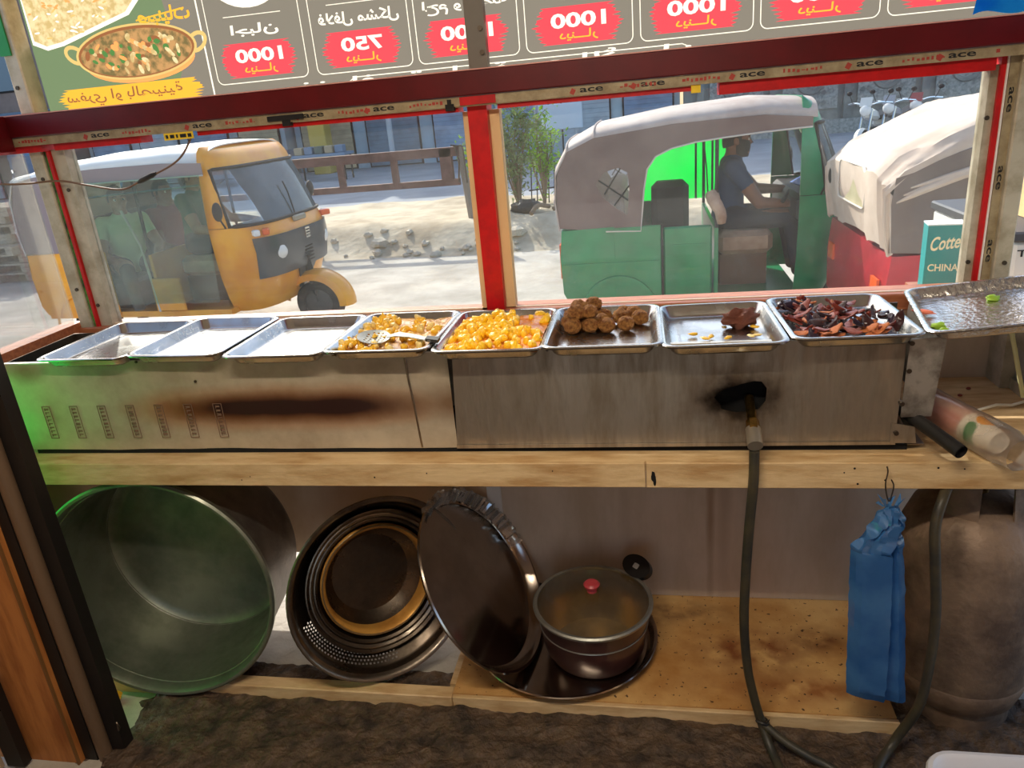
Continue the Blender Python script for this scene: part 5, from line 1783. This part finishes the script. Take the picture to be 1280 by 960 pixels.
def seated(armR, armL, knee=(.44, 0, .0), lean=.0, head=(.05, 0, .70)):
    """joints: name -> (position, radius, parent); arm = elbow, wrist"""
    J = {}
    J['pelvis'] = ((0, 0, .10), (.15, .11), None)
    J['spine'] = ((.0 + lean * .3, 0, .26), (.145, .105), 'pelvis')
    J['chest'] = ((.01 + lean * .7, 0, .42), (.155, .11), 'spine')
    J['neck'] = ((.01 + lean, 0, .555), .056, 'chest')
    J['head'] = (head, .05, 'neck')
    for s, nm, arm in ((-1, 'R', armR), (1, 'L', armL)):
        J['sho' + nm] = ((.0 + lean * .85, s * .165, .475), .068, 'chest')
        e, w_ = Vector(arm[0]), Vector(arm[1])
        J['elb' + nm] = (tuple(e), .045, 'sho' + nm)
        J['wri' + nm] = (tuple(w_), .031, 'elb' + nm)
        d = (w_ - e).normalized()
        side = d.cross(Vector((0, 0, 1))).normalized()
        up_ = side.cross(d)
        J['pal' + nm] = (tuple(w_ + d * .07), (.040, .022), 'wri' + nm)
        for f, (off, ln, sp) in enumerate(((-.030, .066, -.18), (-.011, .078, -.04), (.010, .074, .06), (.029, .058, .18))):
            b0 = w_ + d * .085 + side * off
            J['fa%d' % f + nm] = (tuple(b0), .0105, 'pal' + nm)
            b1 = b0 + (d + side * sp).normalized() * ln * .5 - up_ * .008
            J['fb%d' % f + nm] = (tuple(b1), .0095, 'fa%d' % f + nm)
            b2_ = b1 + d * ln * .22 - up_ * ln * .42
            J['fc%d' % f + nm] = (tuple(b2_), .0085, 'fb%d' % f + nm)
        t0 = w_ + d * .035 - side * s * -.030
        J['tha' + nm] = (tuple(t0), .012, 'pal' + nm)
        t1 = t0 + d * .035 + side * s * .026 - up_ * .01
        J['thb' + nm] = (tuple(t1), .0105, 'tha' + nm)
        J['hip' + nm] = ((.03, s * .095, .085), .098, 'pelvis')
        J['kne' + nm] = ((knee[0], s * .14, .09 + knee[2]), .066, 'hip' + nm)
        J['ank' + nm] = ((knee[0] + .06, s * .13, -.31 + knee[2]), .042, 'kne' + nm)
        J['toe' + nm] = ((knee[0] + .20, s * .14, -.355 + knee[2]), .036, 'ank' + nm)
    return J


skin_d = mat('brown_skin', S(140, 92, 66), .5, col2=S(122, 76, 54), nscale=14)
skin_e = mat('tan_skin', S(176, 128, 98), .5, col2=S(156, 106, 80), nscale=14)
hair_b = mat('black_hair', S(26, 22, 20), .6, bump=.4, bscale=90)
person('man with short dark beard in a blue T-shirt driving the green rickshaw', (.60, 5.98, .705), 0,
       seated(((.20, -.22, .22), (.40, -.19, .20)), ((.22, .20, .27), (.42, .17, .26)), lean=.02, head=(.055, 0, .655)),
       mat('blue_shirt', S(36, 66, 100), .8), mat('dark_jeans', S(40, 46, 62), .85), skin_d, mat('dark_shoe', S(36, 32, 30), .6), hair_b, beard=True)
person('passenger in a pale green shirt on the back bench of the yellow rickshaw', (-4.72, 6.20, .58), -4 - 38,
       seated(((.12, -.25, .22), (.30, -.16, .14)), ((.14, .24, .24), (.32, .14, .12)), lean=.02, head=(.05, 0, .67)),
       mat('pale_green_shirt', S(196, 214, 176), .8), mat('grey_trousers', S(84, 84, 80), .85), skin_e, bpy.data.materials['dark_shoe'], hair_b)
person('driver in a dark green shirt steering the yellow rickshaw', (-3.98, 6.22, .73), -4,
       seated(((.16, -.24, .24), (.40, -.22, .20)), ((.18, .22, .27), (.42, .20, .25)), lean=.02, head=(.055, 0, .66)),
       mat('dark_green_shirt', S(28, 92, 66), .8), mat('navy_trousers', S(36, 44, 62), .85), skin_e, bpy.data.materials['dark_shoe'], hair_b)
person('passenger in a dark red shirt between the two others in the yellow rickshaw', (-4.60, 6.66, .58), -4 - 10,
       seated(((.12, -.22, .2), (.34, -.14, .12)), ((.12, .22, .22), (.32, .12, .12)), lean=.03, head=(.05, 0, .67)),
       mat('dark_red_shirt', S(128, 44, 60), .8), bpy.data.materials['grey_trousers'], skin_d, bpy.data.materials['dark_shoe'], hair_b)
# ------------------------------------------------------------------ the street: barrier, plants, bikes, buildings
ba = thing('road_barrier', 'rusty brown steel road barrier with rails on the sandy bank', 'barrier', (-3.6, 10.2, .3))
rust = mat('rusty_steel', S(118, 84, 74), .7, .2, col2=S(84, 58, 50), nscale=9, bump=.1)
MB().b2((-7.4, 10.15, 1.155), (-2.46, 10.25, 1.275)).done('top_rail', rust, ba)
MB().b2((-7.4, 10.16, .775), (-2.50, 10.24, .86)).done('lower_rail', rust, ba)
for x in (-7.0, -6.2, -5.4, -4.86, -4.18, -3.40):
    MB().b2((x - .045, 10.17, .86), (x + .045, 10.23, 1.155)).done('upright', rust, ba)
MB().b2((-2.74, 10.15, .84), (-2.58, 10.25, 1.26)).done('end_plate', rust, ba)
for x in (-2.43, -7.2):
    MB().tube([(x - .05, 10.2, 1.29), (x, 10.2, .9), (x + .05, 10.2, .22)], .05, 8).done('post', mat('weathered_post', S(134, 122, 108), .8) if x > -3 else bpy.data.materials['weathered_post'], ba)
MB().tube([(-2.52, 10.12, 1.30), (-2.46, 10.10, 1.1), (-2.50, 10.12, .82)], .012, 5).tube([(-2.56, 10.12, 1.30), (-2.40, 10.12, 1.28), (-2.38, 10.12, .8)], .012, 5).done('tied_wire', X['screw'], ba)


def shrub(label, loc, h_, spread, n, m_leaf, m_stem, seed, bare=.0):
    r = random.Random(seed)
    t = thing('shrub', label, 'shrub', loc)
    st, lf = MB(), MB()
    tips = []
    for i in range(11):
        a = r.uniform(0, 6.28)
        s = r.uniform(.3, 1) * spread
        top = Vector((loc[0] + s * math.cos(a), loc[1] + s * .7 * math.sin(a), loc[2] + h_ * r.uniform(.65, 1)))
        mid = Vector(loc).lerp(top, .5) + Vector((r.uniform(-.08, .08), r.uniform(-.08, .08), .08))
        pts = smoothpath([loc, mid, top], 5)
        st.tube(pts, [.016 * (1 - .8 * k / (len(pts) - 1)) for k in range(len(pts))], 5)
        tips.append(pts)
        for _ in range(3):
            q = pts[r.randint(4, len(pts) - 1)]
            e = q + Vector((r.uniform(-.25, .25), r.uniform(-.2, .2), r.uniform(.02, .25)))
            st.tube([q, q.lerp(e, .5) + Vector((0, 0, .03)), e], [.006, .005, .002], 4)
            tips.append([q, q.lerp(e, .5), e])
    for i in range(n):
        p = r.choice(tips)
        k = r.random() ** .6
        f = k * (len(p) - 1)
        j = min(int(f), len(p) - 2)
        c = p[j].lerp(p[j + 1], f - j) + Vector((r.gauss(0, .06), r.gauss(0, .05), r.gauss(0, .05)))
        m = Matrix.Translation(c) @ Euler((r.uniform(-1, 1), r.uniform(-1, 1), r.uniform(0, 6.3))).to_matrix().to_4x4()
        L = r.uniform(.05, .10)
        lf._add([(0, 0, 0), (L * .5, -L * .22, .01), (L, 0, 0), (L * .5, L * .22, .01)], [(0, 1, 2, 3)], m)
    st.done('stems', m_stem, t)
    o = lf.done('foliage', m_leaf, t, smooth=False)
    o['kind'] = 'stuff'
    return t


lf1 = vinyl('fresh_leaf', S(150, 190, 60), .4, S(96, 140, 40), 5)
lf2 = vinyl('dusty_leaf', S(140, 156, 104), .35, S(104, 120, 78), 5)
stm = mat('twig', S(126, 104, 80), .8)
shrub('pale green leafy shrub behind the red mullion on the bank', (-1.82, 10.9, .28), 1.35, .32, 1500, lf2, stm, 3)
shrub('brighter yellow green shrub with bare twigs beside the pale one', (-1.50, 11.3, .3), 1.30, .30, 900, lf1, stm, 8)
shrub('small green shrub behind the end of the barrier', (-2.28, 10.9, .28), .95, .18, 500, lf1, stm, 5)
rl = thing('iron_fence', 'bent piece of thin iron fence standing among the twigs by the shrub', 'fence', (-1.4, 11.4, .3))
for i in range(8):
    x = -1.72 + i * .085
    MB().tube([(x, 11.4 + .02 * i, .3), (x + .03, 11.4 + .02 * i, .90 + .03 * (i % 2))], .010, 5).done('bar', X['dark'], rl)
for z in (.5, .84):
    MB().tube([(-1.75, 11.4, z), (-1.08, 11.56, z + .03)], .011, 5).done('rail', X['dark'], rl)
tag(MB().ball((-1.66, 10.4, .40), (.20, .14, .10), 16, 10, fn=lambda d: 1 + .4 * noise.noise(d * 2)).done('rubbish_bag', X['rubber']), 'black rubbish bag lying under the shrub on the sandy bank', 'bag')
for k, (x, y, a) in enumerate(((-1.25, 10.1, .3), (-1.5, 9.8, 1.2))):
    tag(MB().tube(smoothpath([(x, y, .38), (x + .2 * math.cos(a), y + .2 * math.sin(a), .46), (x + .5 * math.cos(a), y + .5 * math.sin(a), .40)], 5), .03, 7).done('dead_branch', stm), ['grey dead branch lying beyond the rear of the green rickshaw', 'grey dead branch lying below the black rubbish bag'][k], 'branch')


# motorbikes
def motorbike(label, loc, rz, paint):
    t = thing('motorbike', label, 'motorbike', loc, rz, 'motorbikes by the patterned wall')
    t.scale = (1.12, 1.12, 1.12)
    L = dict(parent=t, local=True)
    for x in (-.62, .62):
        m = Matrix.Translation((x, 0, .29)) @ R(90, 0, 0)
        w_ = MB().lathe([(.22, -.04), (.27, -.045), (.29, 0), (.27, .045), (.22, .04), (.22, -.04)], 28, m).done('wheel', X['tyre'], **L)
        sp = MB()
        for k in range(8):
            a = PI * k / 8
            sp.tube([(x + .23 * math.cos(a), 0, .29 + .23 * math.sin(a)), (x - .23 * math.cos(a), 0, .29 - .23 * math.sin(a))], .006, 4)
        sp.cyl((x, -.05, .29), (x, .05, .29), .04, n=10).done('spokes', X['hub'], w_, True)
        MB().loft([[(x + r_ * math.cos(a), y, .29 + r_ * math.sin(a)) for y, r_ in ((-.06, .30), (0, .325), (.06, .30))] for a in [math.radians(20 + 140 * i / 10) for i in range(11)]], closed=False).thick(.006).done('mudguard', paint, **L)
    MB().loft([[(x, y * w_, z + dz) for y, dz in ((-1, 0), (-.7, h2_), (0, h2_ * 1.25), (.7, h2_), (1, 0), (.6, -h2_ * .5), (-.6, -h2_ * .5))] for x, w_, z, h2_ in ((-.05, .06, .72, .04), (.05, .12, .74, .10), (.25, .13, .78, .11), (.38, .07, .80, .06))], cap=True).done('tank', paint, **L)
    MB().loft([[(x, -w_, z), (x, w_, z), (x, w_ * .8, z + .07), (x, -w_ * .8, z + .07)] for x, w_, z in ((-.72, .08, .80), (-.45, .12, .75), (-.08, .10, .70))], cap=True).done('seat', X['black'], **L)
    MB().box((.05, 0, .45), (.34, .2, .28), bev=.05).done('engine', X['hub'], **L)
    MB().b2((-.66, -.10, .58), (-.2, .10, .76), bev=.04).done('side_cover', paint, **L)
    MB().tube([(.62, -.08, .29), (.40, -.08, .92)], .02, 6).tube([(.62, .08, .29), (.40, .08, .92)], .02, 6).done('fork', X['chrome'], **L)
    MB().tube(smoothpath([(.28, -.38, 1.0), (.38, -.2, 1.02), (.42, 0, .97), (.38, .2, 1.02), (.28, .38, 1.0)], 4), .014, 6).done('handlebar', X['chrome'], **L)
    MB().ball((.50, 0, .90), (.08, .10, .10), 14, 10).done('headlamp', X['whitelens'], **L)
    MB().box((.50, 0, 1.04), (.02, .2, .16), rot=(0, -25, 0)).done('fairing', paint, **L)
    for s in (-1, 1):
        MB().tube([(.36, s * .28, 1.02), (.34, s * .34, 1.16)], .007, 5).ball((.34, s * .35, 1.19), (.015, .05, .04), 8, 6).done('mirror', X['black'], **L)
    MB().tube([(.1, -.12, .32), (-.3, -.14, .30), (-.75, -.15, .38)], .035, 8).done('exhaust', X['chrome'], **L)


pm_ = [mat('white_bike', S(206, 206, 202), .35), mat('silver_bike', S(150, 152, 156), .3, .3), mat('red_bike', S(150, 60, 64), .35)]
motorbike('white motorbike parked nearest in the row before the patterned wall', (4.62, 17.3, 0), 238, pm_[0])
motorbike('silver motorbike in the middle of the row before the patterned wall', (5.12, 17.5, 0), 236, pm_[1])
motorbike('red and grey motorbike last in the row before the patterned wall', (5.65, 17.7, 0), 240, pm_[2])

# far patterned wall with carved panels
pw_ = thing('boundary_wall', 'grey patterned boundary wall with carved panels and rosettes across the road', 'wall', (7, 26, 0))
gw = mat('carved_grey', S(140, 138, 130), .9, col2=S(112, 112, 108), nscale=2)
gw2 = mat('carved_relief', S(166, 164, 156), .9, col2=S(120, 120, 116), nscale=12)
MB().b2((1.2, 26.0, 0), (24, 26.3, 3.6)).done('wall_slab', gw, pw_)
MB().b2((1.2, 25.75, 0), (24, 26.02, .42)).done('plinth', gw2, pw_)
for i in range(10):
    x = 1.6 + i * 2.2
    MB().b2((x, 25.86, .42), (x + .22, 26.02, 3.6)).done('pilaster', gw, pw_)
    pn = MB().b2((x + .4, 25.93, .75), (x + 2.02, 26.01, 2.9)).done('panel', gw2, pw_)
    MB().lathe([(.0, .0), (.12, .03), (.16, .0), (.30, .0), (.33, .05), (.42, .05), (.45, .0)], 28, Matrix.Translation((x + 1.21, 25.93, 1.62)) @ R(90, 0, 0)).done('rosette', gw, pn)
    mb = MB()
    for k in range(26):
        u, v = x + .5 + (k % 4 if k % 4 < 2 else k % 4 + 3) * .18, .85 + (k // 4) * .3
        mb.box((u + .04, 25.92, v + .08), (.12, .03, .12), rot=(0, 45, 0))
    mb.done('lattice_relief', gw, pn)

# shop fronts across the road
def shop(label, x0, x1, y, h_, wallc, doors, extra=None):
    t = thing('shop_building', label, 'building', ((x0 + x1) / 2, y, 0))
    MB().b2((x0, y, 0), (x1, y + 5, h_)).done('wall', mat('shop_wall', wallc, .9, col2=tuple(c * .8 for c in wallc[:3]) + (1,), nscale=1.5), t)
    n = doors
    wd = (x1 - x0) / n
    for i in range(n):
        a = x0 + i * wd + wd * .12
        b = x0 + (i + 1) * wd - wd * .12
        cols = [S(140, 164, 190), S(176, 186, 194), S(120, 148, 178), S(186, 168, 136), S(110, 130, 146)]
        f = MB().b2((a - .06, y - .05, 0), (b + .06, y + .02, 2.75)).done('shutter_frame', X['dark'], t)
        mb = MB()
        for k in range(18):
            z = .05 + k * .145
            mb.b2((a, y - .08 - .02 * (k % 2), z), (b, y - .04, z + .14))
        mb.done('shutter', mat('shutter_paint', cols[(i + int(x0)) % 5], .6, col2=tuple(c * .7 for c in cols[(i + int(x0)) % 5][:3]) + (1,), nscale=2), f)
        w_ = MB().b2((a + wd * .15, y - .03, 3.6), (b - wd * .15, y + .02, 4.9)).done('window', X['dark'], t)
        MB().b2((a + wd * .18, y - .05, 3.66), (b - wd * .18, y - .03, 4.84)).done('pane', mat('far_pane', S(90, 110, 124), .15) if 'far_pane' not in bpy.data.materials else bpy.data.materials['far_pane'], w_)
    MB().loft([[(x0, y - .02, 2.95), (x0, y - 1.3, 2.65), (x0, y - 1.3, 2.61), (x0, y - .02, 2.9)], [(x1, y - .02, 2.95), (x1, y - 1.3, 2.65), (x1, y - 1.3, 2.61), (x1, y - .02, 2.9)]], cap=True).done('awning', mat('awning_sheet', S(110, 128, 140), .6), t)
    MB().b2((x0, y - .1, h_), (x1, y + 5, h_ + .25)).done('parapet', mat('parapet', S(150, 146, 138), .9), t)
    return t


shop('pale blue shop building with shutters behind the green rickshaw', -5.0, 1.1, 26.4, 9, S(176, 190, 196), 3)
shop('grey blue shop building with shutters behind the road barrier', -12.5, -5.1, 26.8, 9.5, S(160, 178, 190), 3)
shop('blue grey shop building with shutters behind the yellow rickshaw', -20.5, -12.6, 26.2, 9, S(168, 178, 184), 4)
shop('brown grey shop building far along the road by the corner post', -31, -20.6, 25.0, 9, S(128, 112, 104), 4)
shop('grey shop building far along the road behind the red rickshaw', 24.1, 34, 26, 9, S(140, 138, 132), 4)
# yellow cabinet, poles, parked car before the shops
tag(MB().b2((-11.3, 25.2, 0), (-10.7, 25.8, 1.95), bev=.03).done('drinks_cabinet', mat('dull_yellow', S(196, 166, 80), .6)), 'dull yellow cabinet standing before the shops across the road', 'cabinet')
po = mat('pole_grey', S(170, 176, 180), .6)
tag(MB().cyl((-8.0, 24, 0), (-7.95, 24, 7), .09, n=12).done('lamp_post', po), 'pale grey lamp post across the road behind the barrier', 'post')
tag(MB().cyl((-3.0, 22, 0), (-3.0, 22, 6), .08, n=12).done('sign_post', po), 'thin grey sign post across the road left of the green rickshaw roof'.replace('left of', 'beside'), 'post')
tag(MB().b2((-2.9, 21.6, .95), (-1.7, 21.75, 1.62), bev=.02).done('notice_board', mat('pale_board', S(196, 206, 214), .6)), 'pale blank board standing across the road above the green rickshaw', 'board')
for x in (-2.7, -1.9):
    tag(MB().cyl((x, 21.68, 0), (x, 21.68, .96), .03, n=8).done('board_post', po), 'thin post under the pale blank board across the road', 'post', 'posts under the pale board')
car = thing('parked_car', 'dark blue grey car parked before the shops across the road', 'car', (-13.2, 23.5, 0))
cb = mat('car_paint', S(74, 88, 108), .3, coat=.5)
sect = lambda x, w_, z0, z1: [(x, 23.5 - w_, z0), (x, 23.5 - w_, (z0 + z1) / 2), (x, 23.5 - w_ * .9, z1), (x, 23.5 + w_ * .9, z1), (x, 23.5 + w_, (z0 + z1) / 2), (x, 23.5 + w_, z0)]
MB().loft([sect(-15.4, .7, .4, .8), sect(-15.2, .84, .3, .92), sect(-14.2, .86, .28, .98), sect(-12.2, .86, .28, .98), sect(-11.3, .82, .3, .9), sect(-11.1, .7, .4, .75)], cap=True).done('body', cb, car)
cbn = MB().loft([sect(-15.0, .70, .9, .95), sect(-14.4, .70, .9, 1.42), sect(-13.2, .70, .9, 1.46), sect(-12.4, .70, .9, .97)], cap=True).done('cabin', mat('car_glass', S(40, 48, 56), .1), car)
for x in (-14.5, -12.0):
    for y in (22.68, 24.32):
        MB().lathe([(.0, -.1), (.30, -.1), (.32, -.05), (.32, .05), (.30, .1), (.0, .1)], 24, Matrix.Translation((x, y, .32)) @ R(90, 0, 0)).done('wheel', X['tyre'], car)
st_ = thing('market_stall', 'low market stall table with a blue cover across the road', 'stall', (-9.8, 22.6, 0))
MB().b2((-10.7, 22.2, .72), (-8.9, 23.0, .80)).done('table_top', mat('blue_cover', S(120, 140, 160), .7), st_)
for x in (-10.6, -9.0):
    for y in (22.3, 22.9):
        MB().cyl((x, y, 0), (x, y, .72), .03, n=8).done('leg', X['dark'], st_)
for i in range(5):
    tag(MB().box((-10.45 + i * .33, 22.5, .80 + .11), (.26, .3, .22), bev=.02).done('goods_crate', mat('crate_%d' % (i % 3), (S(170, 150, 120), S(110, 130, 150), S(90, 100, 90))[i % 3], .7) if i < 3 else bpy.data.materials['crate_%d' % (i % 3)]), 'small goods crate on the low market stall across the road', 'crate', 'crates on the market stall')

# stacked plastic chairs and pallets seen through the side pane
chm = mat('slate_plastic', S(96, 106, 122), .45)


def chair_part():
    t = thing('plastic_chair', 'grey blue plastic chair in the stack across the road by the corner post', 'chair', (0, 0, 0), 0, 'stacked plastic chairs')
    MB().box((0, 0, .42), (.44, .44, .03), bev=.012).done('seat', chm, t, True)
    mb = MB()
    mb.grid(lambda u, v: (-.22 + .44 * u, .20 + .10 * v - .05 * math.cos((u - .5) * 3), .44 + .40 * v), 8, 4).thick(.012).done('backrest', chm, t, True)
    for sx in (-1, 1):
        for sy in (-1, 1):
            MB().tube([(sx * .20, sy * .20, .42), (sx * .24, sy * .24, 0)], .02, 6).done('leg', chm, t, True)
        MB().tube([(sx * .22, .20, .64), (sx * .25, 0, .64), (sx * .24, -.18, .60), (sx * .22, -.20, .42)], .016, 6).done('armrest', chm, t, True)
    return t


c0 = chair_part()
for i in range(9):
    o = c0 if i == 0 else copy_tree(c0)
    o.location = (-9.85, 11.0 + .012 * i, .02 + .095 * i)
    o.rotation_euler = (0, 0, math.radians(40))
pal = mat('grey_wood', S(188, 176, 156), .85, col2=S(150, 136, 116), nscale=5, stretch=(2, 8, 8))


def pallet():
    t = thing('pallet', '', 'pallet', (0, 0, 0), 0, 'stacked wooden pallets')
    for k in range(5):
        MB().b2((-.6, -.42 + k * .19, .10), (.6, -.31 + k * .19, .125)).done('slat', pal, t, True)
    for k in range(3):
        MB().b2((-.56 + k * .50, -.42, .0), (-.44 + k * .50, .45, .10)).done('bearer', pal, t, True)
    return t


p0 = pallet()
pos = [(-9.1, 9.4, .0, 8), (-9.08, 9.42, .13, 3), (-9.15, 9.4, .26, 10), (-9.1, 9.38, .39, -4), (-9.1, 9.42, .66, 6), (-9.12, 9.42, .90, 2)]
labs = ['lowest weathered pallet of the stack behind the corner post', 'second weathered pallet from the ground in the stack', 'third weathered pallet from the ground in the stack', 'fourth weathered pallet from the ground, under the crate', 'weathered pallet lying on the crate in the stack', 'topmost weathered pallet of the stack behind the corner post']
for i, (x, y, z, a) in enumerate(pos):
    o = p0 if i == 0 else copy_tree(p0)
    o.location = (x, y, z)
    o.rotation_euler = (0, 0, math.radians(a))
    o['label'] = labs[i]
for k, (z0, z1) in enumerate(((.52, .66), (.79, .90))):
    tag(MB().b2((-9.5, 9.1, z0), (-8.7, 9.75, z1), bev=.01).done('wooden_crate', pal), ['long wooden crate between the pallets, lower one', 'long wooden crate between the pallets, upper one'][k], 'crate')

# things just outside the panes
lg = struct(MB().b2((.80, 2.33, 1.08), (.99, 2.50, 1.12)).done('trim_8', X['sill']))
tc_ = thing('tissue_box', 'teal carton with cream lettering on the ledge outside the window', 'carton', (.885, 2.42, 1.12))
teal = mat('teal_card', S(30, 140, 140), .5)
MB().box((.872, 2.43, 1.217), (.10, .07, .194), rot=(0, 0, -8)).done('carton', teal, tc_)
Mt = Matrix.Translation((.872, 2.43, 1.217)) @ R(0, 0, -8)
MB().box((0, 0, .098), (.102, .072, .004), m=Mt).done('white_top', mat('white_card', S(226, 236, 236), .5), tc_)
crm = mat('cream_ink', S(238, 232, 190), .5)
text_mesh('Cotte', lambda u, v: Mt @ Vector((u, -.0356, .045 + v + u * .12)), crm, tc_, width=.078, height=.042, bold=.02, shear=.25)
text_mesh('CHINA', lambda u, v: Mt @ Vector((u, -.0356, -.030 + v)), crm, tc_, width=.082, height=.022, bold=.02)
fz = thing('white_cabinet', 'white cabinet with dark lettering outside the side pane', 'cabinet', (1.5, 2.85, 0))
fzm = mat('cabinet_white', S(214, 214, 208), .4)
MB().b2((1.10, 2.5, 0), (2.1, 3.2, 1.23), bev=.01).done('body', fzm, fz)
MB().b2((1.09, 2.49, 1.23), (2.11, 3.21, 1.262), bev=.006).done('dark_top', mat('cabinet_top', S(70, 70, 74), .5), fz)
text_mesh('TRICE', lambda u, v: (1.17 + u, 2.4985, 1.195 + v), X['black'], fz, width=.12, height=.022, bold=.02)
bx = thing('tan_carton', 'tan cardboard carton standing on the white cabinet', 'carton', (1.3, 2.8, 1.262))
MB().b2((1.215, 2.70, 1.264), (1.52, 2.97, 1.58)).done('box', mat('tan_card', S(226, 196, 140), .7, col2=S(206, 170, 116), nscale=6), bx)
MB().b2((1.215, 2.698, 1.41), (1.52, 2.701, 1.44)).done('tape', mat('pack_tape', S(200, 176, 130), .3), bx)
